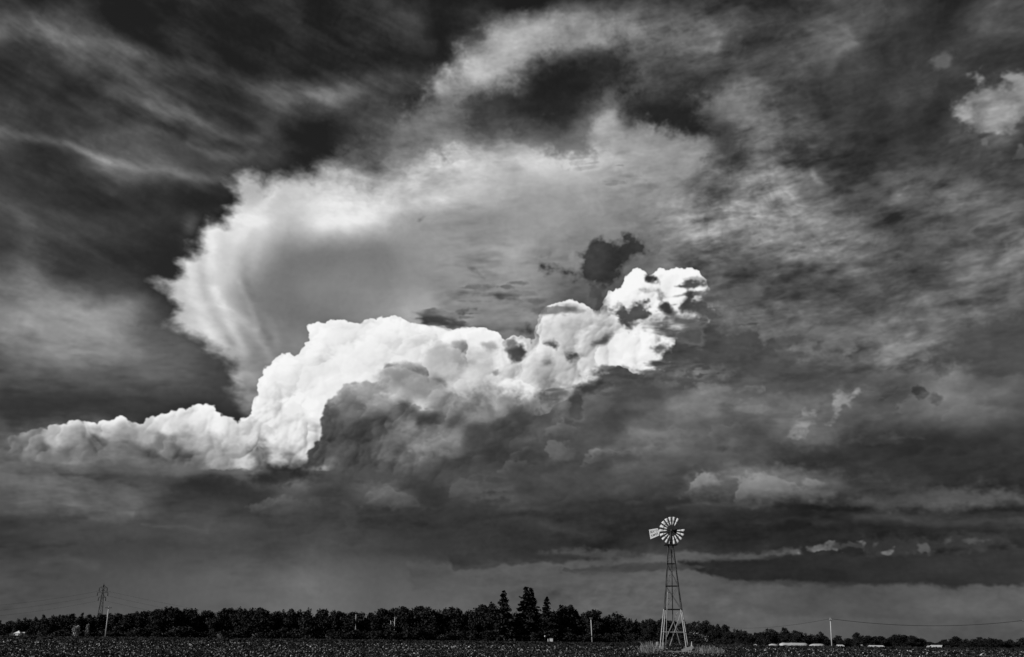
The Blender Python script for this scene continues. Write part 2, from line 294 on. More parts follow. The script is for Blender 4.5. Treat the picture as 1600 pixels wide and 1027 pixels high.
# rounded heads standing out in front: outline, lit rim, body, foot brightness, strength
HEADS_FAR = [([(838,552),(839,515),(847,495),(862,484),(880,474),(902,478),(920,500),(932,530),(905,565),(860,566)],238,196,214,.85),([(815,595),(817,566),(832,550),(850,546),(870,556),(892,575),(908,602),(880,626),(840,626)],226,182,205,.85),
 ([(733,566),(740,525),(755,513),(770,516),(783,530),(788,552),(770,580)],240,214,196,.8),([(662,566),(668,546),(684,537),(700,540),(716,548),(740,560),(762,592),(705,606),(668,596)],226,176,205,.85),
 ([(460,606),(468,586),(478,571),(492,568),(520,560),(536,575),(544,602),(500,624)],246,222,232,.7),([(788,608),(800,592),(815,594),(830,608),(842,626),(800,634)],249,246,240,.9),([(548,575),(556,555),(575,545),(600,540),(622,552),(632,575),(590,590)],246,226,232,.7),
 ([(620,548),(628,528),(648,520),(672,524),(690,540),(680,562),(640,565)],244,216,220,.7),([(420,668),(430,640),(448,626),(470,630),(486,650),(480,680),(440,690)],238,206,180,.7),([(396,690),(402,668),(418,660),(432,672),(436,695)],205,170,150,.6),
 ([(930,575),(935,548),(950,532),(975,528),(1000,540),(1015,565),(1000,590),(960,585)],248,228,236,.7),([(1018,470),(1022,445),(1035,430),(1060,428),(1082,440),(1086,465),(1050,485)],250,236,228,.7),([(948,475),(958,455),(975,440),(995,440),(1004,460),(995,480),(965,488)],250,238,234,.7),
 ([(640,640),(650,618),(672,608),(700,612),(730,622),(740,645),(700,660)],226,190,150,.6)]
HEADS_BANK = [([(300,672),(306,650),(318,637),(328,635),(340,648),(345,672)],240,222,190,.8),([(225,680),(232,660),(250,650),(275,648),(290,660),(285,685)],226,196,140,.7),([(160,680),(168,664),(185,657),(205,664),(215,682),(190,695)],226,190,140,.7),
 ([(90,690),(98,670),(118,664),(140,668),(152,688),(120,702)],216,170,120,.7),([(45,705),(52,688),(70,680),(90,686),(96,704)],165,125,105,.7),([(60,722),(66,706),(80,700),(96,708),(100,724)],150,128,110,.6),([(255,705),(262,690),(280,684),(300,690),(306,708)],170,130,105,.6),([(345,700),(352,680),(375,672),(400,682),(405,704)],214,186,160,.6)]
HEADS_NEAR = [([(597,606),(601,578),(614,566),(636,572),(650,585),(667,592),(664,614),(630,618)],205,148,128,.9),([(526,645),(531,618),(545,603),(560,598),(580,594),(593,604),(602,628),(578,650)],186,130,104,.9),([(505,675),(510,648),(522,634),(540,634),(552,650),(550,678)],132,88,80,.85),
 ([(620,660),(628,640),(645,632),(665,640),(672,660),(650,676)],120,78,80,.8),([(560,655),(570,632),(590,626),(612,634),(622,656),(590,672)],150,104,90,.7),([(690,660),(700,632),(722,622),(745,628),(756,655),(720,672)],170,118,92,.6),([(755,650),(765,620),(788,610),(812,618),(826,645),(790,668)],180,120,84,.6),
 ([(664,704),(674,686),(695,678),(716,684),(722,706),(690,716)],150,124,96,.7),([(484,724),(488,700),(500,692),(515,698),(520,724)],112,80,74,.8)]
HEADS_LOW = [([(646,724),(655,712),(668,707),(680,710),(690,717),(697,706),(705,702),(712,708),(707,724),(690,736),(660,734)],136,92,74,.8),([(846,730),(849,708),(858,702),(868,704),(878,700),(888,702),(894,716),(891,735)],146,114,92,.55),
 ([(906,732),(920,712),(935,703),(946,706),(960,712),(990,716),(1004,730),(950,740)],142,80,74,.75),([(572,790),(581,770),(595,762),(610,757),(626,760),(641,770),(668,782),(650,800)],122,94,72,.75),([(396,806),(407,786),(420,778),(441,774),(466,782),(484,798),(440,808)],108,86,68,.7),
 ([(1082,780),(1091,752),(1102,741),(1115,744),(1129,752),(1128,780)],168,122,92,.8),([(1145,792),(1155,750),(1170,743),(1190,741),(1208,748),(1226,752),(1290,755),(1305,778),(1240,794)],152,112,78,.75),([(447,764),(455,745),(465,741),(481,748),(490,764)],128,100,80,.7),
 ([(700,772),(712,756),(730,750),(755,756),(770,772),(740,784)],104,86,74,.6),([(770,740),(782,724),(800,718),(825,724),(838,742),(800,752)],116,92,80,.6),([(1110,690),(1120,672),(1140,664),(1165,672),(1180,692),(1140,702)],124,98,86,.55),([(1390,650),(1405,628),(1430,618),(1460,626),(1480,650),(1430,664)],128,102,92,.6),
 ([(1480,660),(1492,640),(1515,630),(1545,638),(1565,660),(1520,672)],126,104,92,.5),([(1010,690),(1022,672),(1045,664),(1075,672),(1090,690),(1050,700)],116,98,88,.5),([(850,690),(862,672),(880,664),(905,672),(915,690),(880,700)],132,104,88,.6)]
SHREDS = [((1095,430,1200,520),22,(10,34),84,.6,.02),((1050,500,1140,590),22,(12,36),70,.9,.05),((1060,440,1180,520),22,(8,30),78,.85,.1),((960,575,1100,620),12,(20,50),74,.8,.03),((1100,520,1300,610),16,(30,80),72,.6,.0),
 ((690,435,860,475),12,(8,30),92,.7,-.02),((640,484,760,506),12,(8,28),78,.7,.03),((800,460,940,490),8,(10,30),96,.6,.05),((930,255,1050,290),12,(8,26),128,.6,.02),((900,215,960,265),8,(8,20),140,.5,.1),
 ((1110,330,1300,400),26,(8,34),100,.5,-.05),((1080,380,1260,470),26,(12,40),82,.5,-.03),((1380,330,1560,430),16,(20,60),76,.45,.12),((1330,270,1460,320),16,(8,30),74,.5,.1),
 ((840,600,940,660),10,(8,24),74,.6,.1),((1180,640,1420,690),16,(14,50),82,.4,.03),((420,730,900,790),22,(16,60),66,.4,.0),((900,690,1200,730),14,(16,50),74,.4,.02),((1230,760,1600,800),14,(20,70),60,.4,.02),
 ((640,800,1100,860),14,(40,120),50,.4,.0),((680,885,1000,912),10,(20,60),80,.5,.0),((1100,600,1200,640),8,(14,40),128,.35,.02),((1330,590,1480,660),14,(10,30),108,.4,.0)]

def build_sky():
    """returns (cloud radiance, clear-sky share) as arrays over azimuth (columns) and elevation (rows, downwards)"""
    az = np.radians(AZ0 + (np.arange(SW) + .5) / PPD)[None, :]; el = np.radians(EL0 + (np.arange(SH) + .5) / PPD)[::-1][:, None]
    X, Y = pix(np.sin(az) * np.cos(el), np.cos(az) * np.cos(el), np.sin(el) + 0 * az)
    X = np.clip(X, LX0 + 8, LX0 + LS * (LW - 3)).astype(np.float32); Y = np.clip(Y, LY0 + 8, LY0 + LS * (LH - 3)).astype(np.float32)
    n1, n2 = fbm(110, 7, .55, 1.3, 1), fbm(110, 7, .55, 1.3, 2)          # cloud-like wander
    f1, f2 = fbm(30, 5, .6, 1.6, 3), fbm(30, 5, .6, 1.6, 4)              # ragged small wander
    fz = fbm(8, 4, .7, 1.2, 10)
    n3 = fbm(60, 7, .6, 2.6, 12)
    ci, ri = np.arange(SW)[None, :] + 0 * Y, np.arange(SH)[:, None] + 0 * Y
    det = bil(fbm(34, 6, .68, 1.35, 14), np.clip(ci + 9 * n1 + 4 * f1, 0, SW - 2), np.clip(ri + 9 * n2 + 4 * f2, 0, SH - 2))   # curdled detail
    Hb = np.zeros_like(X)                                               # heaped relief, lit from the upper left
    for k, (c, am) in enumerate(((52, .42), (26, .42), (13, .36), (7, .26))):
        Hb += am * c * bubbles(SH, SW, c, 30 + k, np.clip(ci + 6 * n1 + 2 * f1, 0, SW), np.clip(ri + 6 * n2 + 2 * f2, 0, SH))
    gy, gx = np.gradient(blur(Hb, 1.0))
    lit = (gx * .62 + gy * .55 + .6) / np.sqrt(1 + gx ** 2 + gy ** 2); lit = lit - blur(lit, 40); lit = np.clip(lit / lit.std(), -2.2, 2.0)
    cav = Hb - blur(Hb, 10); cav = np.clip(cav / cav.std(), -2.5, 1.2)
    low = sst(700, 840, Y)                                              # lower clouds are seen edge-on: flatter
    amp = 10 * (1 - .5 * low)
    Xw = X + n1 * amp + f1 * 4; Yw = Y + n2 * amp * (1 - .6 * low) + f2 * 3 * (1 - .6 * low)
    inner = gridmap(SKY_ROWS, 0, 50, 0, 50)
    rows = [r[:] for r in SKY_ROWS]
    for y, m in SKY_OUT.items():
        for x, v in m.items(): rows[y // 50][x // 50] = v
    outer = gridmap(rows, 0, 50, 0, 50)
    a, b = lut(outer, Xw, Yw), lut(inner, X + n1 * 7, Y + n2 * 6)
    # wind-drawn texture of the high cloud: streaks tilted down to the right
    st = fbm(26, 6, .62, 3.2, 5); st2 = fbm(90, 7, .58, 2.2, 6)
    def tilt(f, k):
        r = ri - k * (ci - SW / 2)
        r = np.abs(r); r = np.where(r > SH - 2, 2 * (SH - 2) - r, r)
        return bil(f, ci, r)
    stl = tilt(st, .32)
    up = 1 - sst(520, 640, Y)
    sm = lut(points([(100,520,.3),(250,540,.2),(100,100,.8),(300,150,1.),(500,80,.9),(100,360,.7),(250,330,.6),(400,240,.8),(750,100,.15),(1000,80,.1),(1300,80,.1),(1500,60,.1),(900,0,.1),(1600,200,.1)], 120), X, Y)
    a = a * (1 + up * sm * (.06 * stl + .09 * st2 + .055 * tilt(fbm(11, 4, .65, 6, 16), .3) + .035 * det))
    d = lut(sdf(ANVIL), X + f1 * 5 + n1 * 5, Y + f2 * 5 + n2 * 5) + 1.3 * fbm(9, 4, .65, 1.2, 7) + 2.0 * det + 2 * tilt(fbm(10, 4, .6, 5, 15), .25)
    soft = np.interp(np.clip(X, 240, 900), [240, 300, 340, 420, 520, 620, 900], [20, 19, 20, 26, 40, 66, 84]).astype(np.float32)
    soft = np.where(Y > 505, 22, soft)
    m = np.clip((d / soft + .4) / 1.4, 0, 1); m = m * (2 - m) * .35 + sst(0, 1, m) * .65
    s = a + (b - a) * m
    hm = lut(points([(1200,420,1.),(1400,420,1.),(1550,300,1.),(1250,330,1.),(1100,560,1.),(1300,560,1.),(950,470,.25),(600,420,.02),(450,430,0.),(800,350,.1),(400,330,.05),(900,300,.12),(1000,240,.2),(850,130,.4),(700,170,.6),(560,240,.35),(1150,360,1.2),(1250,430,1.2),(1150,520,1.1),
                 (150,520,.02),(150,400,.2),(1000,130,.8),(1400,120,.5),(200,150,.3),(600,100,.3),(300,880,0.),(100,860,0.),(60,940,0.),(200,950,0.),(600,900,.03),(1300,940,.06),(100,760,.9),(900,700,.5),(600,760,.5),(1300,720,.6),(1300,830,.5),(1100,800,.4)], 120), X, Y)
    rip = fbm(13, 5, .7, 3.0, 8); rip = np.sign(rip) * np.abs(rip) ** 1.15
    fine = fbm(40, 6, .72, 1.4, 13)
    rp2 = tilt(fbm(10, 4, .75, 3.4, 17), -.06)
    rpm = lut(points([(1180,400,1.),(1250,340,.8),(1330,300,.7),(1100,470,.8),(1450,400,.6),(1200,570,.9),(1350,640,.6),(1000,270,.5),(760,480,.6),(900,440,.5),(600,440,0.),(900,330,.1),(1020,340,.2),(300,300,0.),(1500,150,.1),(1000,120,.1),(300,760,.6),(100,780,.8),(700,700,.3),(1000,620,.7),(1000,760,.3),(1400,760,.4),(1400,860,.5),(600,900,0.),(200,900,0.),(1400,950,.05),(900,880,.3)], 90), X, Y)
    s = s * (1 + hm * (.075 * tilt(rip, -.08) + .06 * st2 + .05 * fine)) * (1 + rpm * .07 * np.where(rp2 > 0, rp2 * .6, rp2 * 1.25)) + (1 - hm) * .012 * s * st2 + s * (.012 + .075 * hm) * det
    for pts, wd, dv in STRANDS:                                         # soft wisps and strands
        dd = np.full(_LX.shape, 1e9, np.float32)
        for (x0, y0), (x1, y1) in zip(pts, pts[1:]):
            ex, ey = x1 - x0, y1 - y0
            t = np.clip(((_LX - x0) * ex + (_LY - y0) * ey) / (ex * ex + ey * ey), 0, 1)
            dd = np.minimum(dd, (_LX - x0 - t * ex) ** 2 + (_LY - y0 - t * ey) ** 2)
        dd = lut(np.sqrt(dd), X + n1 * 4 + f1 * 2, Y + n2 * 4 + f2 * 2)
        s += dv * np.exp(-(dd / wd) ** 2) * np.clip(1 + .35 * stl, 0, 2)
    cs = PPD * 180 / math.pi / F_PX                                     # texels per photo pixel near the axis
    def puffs(s, inside, vmap, n, r0, r1, seed, con, op, asp=1.0, box=None, crisp=.16, domes=()):
        """heaped cloud heads, far ones first: lit from the upper left, each melting away below"""
        rng = np.random.default_rng(seed)
        x0, y0, x1, y1 = box
        P = rng.random((n * 4, 2)) * (x1 - x0, y1 - y0) + (x0, y0)
        ok = lut(inside, P[:, 0], P[:, 1]) > 0
        P = P[ok][:n]
        R = r0 * (r1 / r0) ** (rng.random(len(P)) ** 1.5)
        R = np.minimum(R, np.maximum(lut(inside, P[:, 0], P[:, 1]) * 1.0, r0 * .7))
        if len(domes):
            D = np.asarray(domes, float); P = np.vstack([D[:, :2], P]); R = np.concatenate([D[:, 2], R])
        order = np.argsort(P[:, 1] + R * .6 + rng.random(len(P)) * 30 - 60 * (R > .6 * r1))
        for k in order:
            cx_, cy_, r = P[k, 0], P[k, 1], R[k]
            q = ray(cx_, cy_)
            tx = (math.degrees(math.atan2(q[0], q[1])) - AZ0) * PPD; ty = (EL1 - math.degrees(math.atan2(q[2], math.hypot(q[0], q[1])))) * PPD
            w = int(r * cs * 1.6 * asp + 4); hgt = int(r * cs * 1.6 + 4)
            i0, i1, j0, j1 = max(int(tx) - w, 0), min(int(tx) + w, SW), max(int(ty) - hgt, 0), min(int(ty) + hgt, SH)
            if i1 - i0 < 3 or j1 - j0 < 3: continue
            sl = (slice(j0, j1), slice(i0, i1))
            k1 = min(.22 * r, 7)
            u = (X[sl] + f1[sl] * k1 - cx_) / (r * asp); v = (Y[sl] + f2[sl] * k1 - cy_) / r
            rr = np.sqrt(u * u + v * v) + .05 * fz[sl] + .06 * fine[sl]
            mk = sst(1 + crisp * .5, 1 - crisp * .5, rr) * (1 - sst(-.3, .9, v * .9 + u * .3)) * (op * (.35 + .65 * rng.random()) if k >= len(domes) else .85)
            tone = vmap[sl] + con * (1.3 if k < len(domes) else 1) * np.clip(vmap[sl] / 150, .35, 1) * (-.55 * u - .75 * v - .22 + .25 * (rng.random() - .5)) + 1.5 * f1[sl]
            s[sl] += (tone - s[sl]) * mk
        return s
    def heap(s, poly, vals, bw, edge, rough, n, r0, r1, seed, con, op, box, fade=None, cover=None, domes=(), dark=0.0, gain=7.5, rim=0):
        e = sdf(poly)
        rg = np.random.default_rng(seed + 5)                            # rounded heads along the outline
        for (xa, ya), (xb, yb) in zip(poly, poly[1:] + poly[:1]):
            L = math.hypot(xb - xa, yb - ya)
            if ya > 690 and yb > 690 or L > 90: continue
            for k in range(int(L / 6) + 1):
                t = rg.random(); r = rg.uniform(4, 11)
                nx, ny = -(yb - ya) / (L + 1e-6), (xb - xa) / (L + 1e-6)
                cx_, cy_ = xa + (xb - xa) * t + nx * r * .55, ya + (yb - ya) * t + ny * r * .55
                i, j, w = int((cx_ - LX0) / LS), int((cy_ - LY0) / LS), 6
                sl = (slice(j - w, j + w), slice(i - w, i + w))
                e[sl] = np.maximum(e[sl], r - np.hypot(_LX[sl] - cx_, _LY[sl] - cy_))
        q = lut(e, X + f1 * 2.0, Y + f2 * 2.0) + (rough * (.35 + .65 * sst(585, 680, X)) if rough > 2 else rough) * (fz + .7 * fine + .6 * cav)
        if not np.isscalar(edge): edge = np.interp(X, *edge).astype(np.float32)
        mk = sst(-edge, edge, q)
        if fade: mk = mk * (1 - sst(fade[0], fade[1], Y + n2 * 6 + f2 * 3))
        if cover:
            cv = lut(points(cover, 26), X, Y)
            mk = mk * sst(.15, .75, cv + np.clip(1.15 - cv, 0, .8) * (.30 * n1 + .22 * f1 + .16 * fz))
        v = lut(points(vals, bw), X + n1 * 6 + f1 * 4, Y + n2 * 6 + f2 * 4)
        v = np.where(v > 226, 226 + (v - 226) * .75, v + dark * (v - 226) * .3)
        v = v + rim * np.exp(-np.clip(q, 0, 99) / 11.) * sst(720, 620, Y)
        gm = gain * (.25 + .75 * sst(-.9, 1.0, n3))
        v = v + gm * (lit * .8 + .25 * cav) + gain * .45 * det
        t = puffs(v + 3 * f1 + 3 * n3, e, v, n, r0, r1, seed, con, op, 1.2, box, .3, domes)
        t = t + gm * .25 * lit
        return s + (np.clip(t, 20, 250) - s) * mk
    brk = .35 + .65 * sst(-.9, .7, .7 * det + .5 * fz)
    def window(p, pad):
        """texel window round a polygon given in photo pixels"""
        xs, ys = [a[0] for a in p], [a[1] for a in p]; t = []
        for x in (min(xs) - pad, max(xs) + pad):
            for y in (min(ys) - pad, max(ys) + pad):
                g = ray(x, y); t.append(((math.degrees(math.atan2(g[0], g[1])) - AZ0) * PPD, (EL1 - math.degrees(math.atan2(g[2], math.hypot(g[0], g[1])))) * PPD))
        return (slice(max(int(min(k[1] for k in t)), 0), min(int(max(k[1] for k in t)) + 2, SH)), slice(max(int(min(k[0] for k in t)), 0), min(int(max(k[0] for k in t)) + 2, SW)))
    def heads(s, items, gain=5, edge=1.5, rag=1.0, k=1.0):
        for p, vr, vb, vf, op in items:
            xs, ys = [a[0] for a in p], [a[1] for a in p]; x0, x1, y0, y1 = min(xs), max(xs), min(ys), max(ys)
            sl = window(p, 12); x, y = X[sl], Y[sl]
            e = sdf(p); gy_, gx_ = np.gradient(e)
            q = lut(e, x + f1[sl] * 2.6 * rag + 1.2 * n1[sl], y + f2[sl] * 2.2 * rag + 1.2 * n2[sl]) + rag * (1.1 * fz[sl] + 1.2 * fine[sl] + .8 * cav[sl])
            face = np.clip(lut((gx_ * .62 + gy_ * .66) / LS, x, y) + .25, 0, 1)
            u = (x + 6 * f1[sl] - (x0 + x1) / 2) / (x1 - x0) * 2; v = (y + 6 * f2[sl] - (y0 + y1) / 2) / (y1 - y0) * 2
            tone = vb + (vf - vb) * sst(-.2, 1, v) + (vr - vb) * face * np.exp(-np.clip(q, 0, 99) / (5 + .06 * (x1 - x0)))
            mk = sst(-edge, edge, q) * (1 - sst(-.1, .9, v * .85 + u * .35)) * (.25 + .75 * sst(-.45, .35, -(u * .6 + v * .7)))
            s[sl] += (np.clip(tone + gain * (.5 * lit[sl] + .6 * det[sl]), 20, 250) - s[sl]) * op * k * mk
        return s
    def patch(p, v, e, wnd, op, s, k=1.0, ft=1.0):
        q = lut(sdf(p), X + (f1 * .8 + n1 * .5) * wnd, Y + (f2 * .8 + n2 * .5) * wnd * k) + wnd * (.4 * fz + .3 * fine)
        return s + (v * (1 + .05 * st + .05 * rip * hm + .07 * n3 + .03 * fine) - s) * (op * sst(-1.3 * e - ft, 1.1 * e + ft, q) * (brk if k < .58 else .8 + .2 * brk))
    for p in PATCHES[:NB]: s = patch(*p, s, .6)
    lowp = [(470,640),(560,610),(700,640),(900,640),(980,590),(1200,600),(1400,590),(1640,600),(1640,700),(1200,740),(1050,790),(840,800),(560,800),(420,800),(400,740)]
    s = puffs(s, sdf(lowp), blur(s, 12) * (.94 + .08 * n3 + .05 * fine), 430, 10, 50, 61, 36, .55, 1.9, (400, 580, 1640, 810), .6)
    for p in PATCHES[NB:]: s = patch(*p, s, .55 if p[1] > 98 and p[2] < 3.1 else .6, 0.0)
    s = heap(s, WHITE, WHITE_V, 20, 1.2, 1.2, 200, 8, 46, 81, 36, .5, (340, 420, 1125, 740), (712, 735),
             [(500,700,1),(450,720,.9),(380,700,1),(440,560,1),(560,540,1),(700,540,1),(600,650,1),(700,640,1),(800,560,1),(800,610,1),(860,500,1),(850,560,1),(880,590,.9),(930,540,1),(1000,450,1),(1000,560,1),(960,540,1),
              (1060,450,1),(1095,430,.85),(1050,500,.6),(1085,470,.6),(1110,470,.2),(1020,520,.7),(1110,510,0),(1060,560,.2),(1010,600,.3),(960,600,.2),(920,630,0),(850,640,.6),(800,660,.3),(880,620,.6),(560,700,.5),(620,700,.4),(700,700,.2),(560,740,0),(700,740,0),(800,700,0)],
             [(884,520,50),(862,588,38),(762,548,34),(712,565,44),(690,600,34),(560,585,46),(520,545,34),(450,600,36),(620,535,40),(1060,462,40),(995,470,40),(1015,560,34),(930,545,30),(812,612,26),(470,650,34),(660,535,30),(820,560,24)], 1.55, 10)
    s = heads(s, HEADS_FAR, 5, 1.6, 1.2, .72)
    s = heap(s, BANK, BANK_V, 20, 1.4, 1.2, 110, 6, 26, 71, 32, .5, (0, 630, 480, 740), (708, 738),
             [(100,690,1),(250,690,1),(330,690,1),(20,700,1),(360,670,1),(350,720,1),(390,680,.8),(420,690,.3),(450,690,0),(420,660,.2),(430,725,.6)])
    s = heads(s, HEADS_BANK, 5, 2.2, 1.3, .7)
    s = heap(s, SHADED, SHADED_V, 20, ((520, 590, 640, 700, 900), (2.2, 3, 6, 15, 24)), 2.4, 200, 6, 34, 91, 34, .55, (470, 560, 970, 790), (690, 790),
             [(520,640,1),(500,700,1),(600,600,1),(640,580,1),(700,650,1),(600,700,1),(700,720,.9),(800,640,.9),(780,700,.9),(860,650,.6),(900,680,.3),(940,700,0),(880,720,.4),(800,770,.2),(600,770,.3),(500,760,.3),(960,760,0)],
             [(622,586,24),(570,622,26),(545,640,34),(600,640,30),(665,655,24),(690,690,30),(780,650,40),(830,650,30)], .1, 6.0, 34)
    s = heads(s, HEADS_NEAR, 5, 3.0, 1.8, .62); s = heads(s, HEADS_LOW, 5, 4.0, 2.2, .6)
    for p in LENSES: s = patch(*p, s, .6)
    # loose dark shreds drifting in front: region, count, length, tone
    rg = np.random.default_rng(77)
    for (x0, y0, x1, y1), cnt, (l0, l1), tone, op, tl in SHREDS:
        for _ in range(cnt):
            cx_, cy_, L_ = rg.uniform(x0, x1), rg.uniform(y0, y1), rg.uniform(l0, l1); th = L_ * rg.uniform(.12, .24)
            q = ray(cx_, cy_); tx = (math.degrees(math.atan2(q[0], q[1])) - AZ0) * PPD; ty = (EL1 - math.degrees(math.atan2(q[2], math.hypot(q[0], q[1])))) * PPD
            i0, i1, j0, j1 = max(int(tx - L_ * 1.6), 0), min(int(tx + L_ * 1.6), SW), max(int(ty - th * 4 - 3), 0), min(int(ty + th * 4 + 3), SH)
            if i1 - i0 < 3 or j1 - j0 < 3: continue
            sl = (slice(j0, j1), slice(i0, i1)); ux = X[sl] - cx_; uy = Y[sl] - cy_ + tl * ux
            e_ = 1 - np.sqrt((ux / L_) ** 2 + (uy / th) ** 2) + .38 * rp2[sl] + .34 * det[sl] + .22 * fz[sl]
            s[sl] += (tone * rg.uniform(.9, 1.15) * (1 + .05 * det[sl]) - s[sl]) * op * rg.uniform(.35, .95) * sst(-.1, 1.15, e_)
    for p, v, e, wnd, op in SCRAPS:
        xs, ys = [i[0] for i in p], [i[1] for i in p]
        thin = (max(xs) - min(xs)) > 2.1 * (max(ys) - min(ys))
        q = lut(sdf(p), X + f1 * 2.2 + n1, Y + f2 * 1.8 + n2) + .35 * wnd + wnd * ((.7 * rip + .2 * fz) if thin else (.6 * fz + .6 * fine + .3 * f1 + .5 * det))
        s = s + (v + 22 * (1 - sst(0, 9, q)) + 5 * f1 + 4 * fine - s) * (op * sst(-1.8 * e - 1.2, 2.2 * e + 1.4, q))
    # the crisp local contrast of the print
    s = s + (.22 * (s - blur(s, 26)) + .16 * (s - blur(s, 7))) * sst(1000, 850, Y) + .42 * (s - blur(s, 1))
    s = np.where(s > 232, 232 + (s - 232) * .5, s); s = np.where(s < 34, 34 - (34 - s) * .5, s)
    s = np.clip(s, 18, 248) + .6 * fbm(3, 1, .5, 1, 11)
    lin = lambda v: np.where(v > 10.3, ((v / 255 + .055) / 1.055) ** 2.4, v / 255 / 12.92)
    clear = np.clip(1 - (s - 30) / 70, 0, 1) * .85 * sst(760, 600, Y)
    rad = np.maximum(lin(s) - clear * lin(np.float32(34.)), 0)
    return rad.astype(np.float32), clear.astype(np.float32), s
def make_world():
    rad, clear, _ = build_sky()
    img = bpy.data.images.new('cloud_field', SW, SH, alpha=False, float_buffer=True)
    img.colorspace_settings.name = 'Non-Color'
    px = np.ones((SH, SW, 4), np.float32); px[:, :, 0] = rad[::-1]; px[:, :, 1] = clear[::-1]; px[:, :, 2] = 0
    img.pixels.foreach_set(px.ravel()); img.update()
    w = bpy.data.worlds.new('World'); scene.world = w; w.use_nodes = True
    nt = w.node_tree; nt.nodes.clear(); N = nt.nodes.new; L = nt.links.new
    def m(op, a, b=None, c=None, clamp=False):
        n = N('ShaderNodeMath'); n.operation = op; n.use_clamp = clamp
        for i, v in enumerate((a, b, c)):
            if v is None: continue
            if isinstance(v, (int, float)): n.inputs[i].default_value = v
            else: L(v, n.inputs[i])
        return n.outputs[0]
    def ss(v, a, b):
        n = N('ShaderNodeMapRange'); n.interpolation_type = 'SMOOTHSTEP'; n.clamp = True
        L(v, n.inputs[0]); n.inputs[1].default_value = a; n.inputs[2].default_value = b
        return n.outputs[0]
    tc = N('ShaderNodeTexCoord'); sep = N('ShaderNodeSeparateXYZ'); L(tc.outputs['Generated'], sep.inputs[0])
    x, y, z = sep.outputs
    az = m('MULTIPLY', m('ARCTAN2', x, y), 180 / math.pi); el = m('MULTIPLY', m('ARCSINE', z), 180 / math.pi)
    u = m('DIVIDE', m('SUBTRACT', az, AZ0), AZ1 - AZ0); v = m('DIVIDE', m('SUBTRACT', el, EL0), EL1 - EL0)
    cv = N('ShaderNodeCombineXYZ'); L(u, cv.inputs[0]); L(v, cv.inputs[1])
    tex = N('ShaderNodeTexImage'); tex.image = img; tex.extension = 'EXTEND'; tex.interpolation = 'Cubic'; L(cv.outputs[0], tex.inputs[0])
    sc = N('ShaderNodeSeparateColor'); L(tex.outputs[0], sc.inputs[0])
    # the rest of the sky: the same kind of broken cloud on a flat layer
    zz = m('ADD', m('MAXIMUM', z, 0.0), 0.16)
    pl = N('ShaderNodeCombineXYZ'); L(m('DIVIDE', x, zz), pl.inputs[0]); L(m('DIVIDE', y, zz), pl.inputs[1])
    nz = N('ShaderNodeTexNoise'); L(pl.outputs[0], nz.inputs['Vector']); nz.inputs['Scale'].default_value = 1.3; nz.inputs['Detail'].default_value = 9; nz.inputs['Roughness'].default_value = .58
    nz.inputs['Distortion'].default_value = .35
    cov = ss(nz.outputs[0], .36, .68)
    nz2 = N('ShaderNodeTexNoise'); L(pl.outputs[0], nz2.inputs['Vector']); nz2.inputs['Scale'].default_value = 3.1; nz2.inputs['Detail'].default_value = 7
    ocl = m('MULTIPLY', cov, m('MULTIPLY_ADD', nz2.outputs[0], .24, -.01))
    inside = m('MULTIPLY', m('MULTIPLY', ss(az, -41.8, -31.5), ss(az, 41.8, 31.5)), ss(el, 44.8, 36))
    def mix(a, b):
        return m('ADD', m('MULTIPLY', a, m('SUBTRACT', 1.0, inside)), m('MULTIPLY', b, inside))
    cloud = mix(ocl, sc.outputs[0]); share = mix(m('SUBTRACT', 1.0, cov), sc.outputs[1])
    sky = N('ShaderNodeTexSky'); sky.sky_type = 'NISHITA'; sky.sun_disc = False
    sky.sun_elevation = math.asin(SUN_DIR.z); sky.sun_rotation = math.atan2(SUN_DIR.x, SUN_DIR.y)
    rs = N('ShaderNodeSeparateColor'); L(sky.outputs[0], rs.inputs[0])      # black-and-white film behind a red filter
    STR = 0.1
    tot = m('ADD', m('DIVIDE', cloud, STR), m('MULTIPLY', m('MULTIPLY', rs.outputs[0], RED), share))
    tot = m('MULTIPLY', tot, m('MULTIPLY_ADD', ss(el, -6.0, -1.0), .7, .3))
    cc = N('ShaderNodeCombineColor')
    for i in range(3): L(tot, cc.inputs[i])
    bg = N('ShaderNodeBackground'); L(cc.outputs[0], bg.inputs[0]); bg.inputs[1].default_value = STR
    out = N('ShaderNodeOutputWorld'); L(bg.outputs[0], out.inputs[0])
RED = 0.16
make_world()
sun_data = bpy.data.lights.new('sun', 'SUN'); sun_data.energy = 3.6; sun_data.angle = R(0.5); sun_data.color = (1, 1, 1)
sun = bpy.data.objects.new('sun', sun_data); scene.collection.objects.link(sun)
sun.rotation_euler = SUN_DIR.to_track_quat('Z', 'Y').to_euler()

# ---------------------------------------------------------------- helpers
def at(px, py, Y):
    """point of the world at depth Y on the line of sight of a photo pixel"""
    x, y, z = ray(px, py)
    return Vector((x / y * Y, Y, CAM_Z + z / y * Y))

def smooth(a, b, x):
    t = min(max((x - a) / (b - a), 0), 1)
    return t * t * (3 - 2 * t)

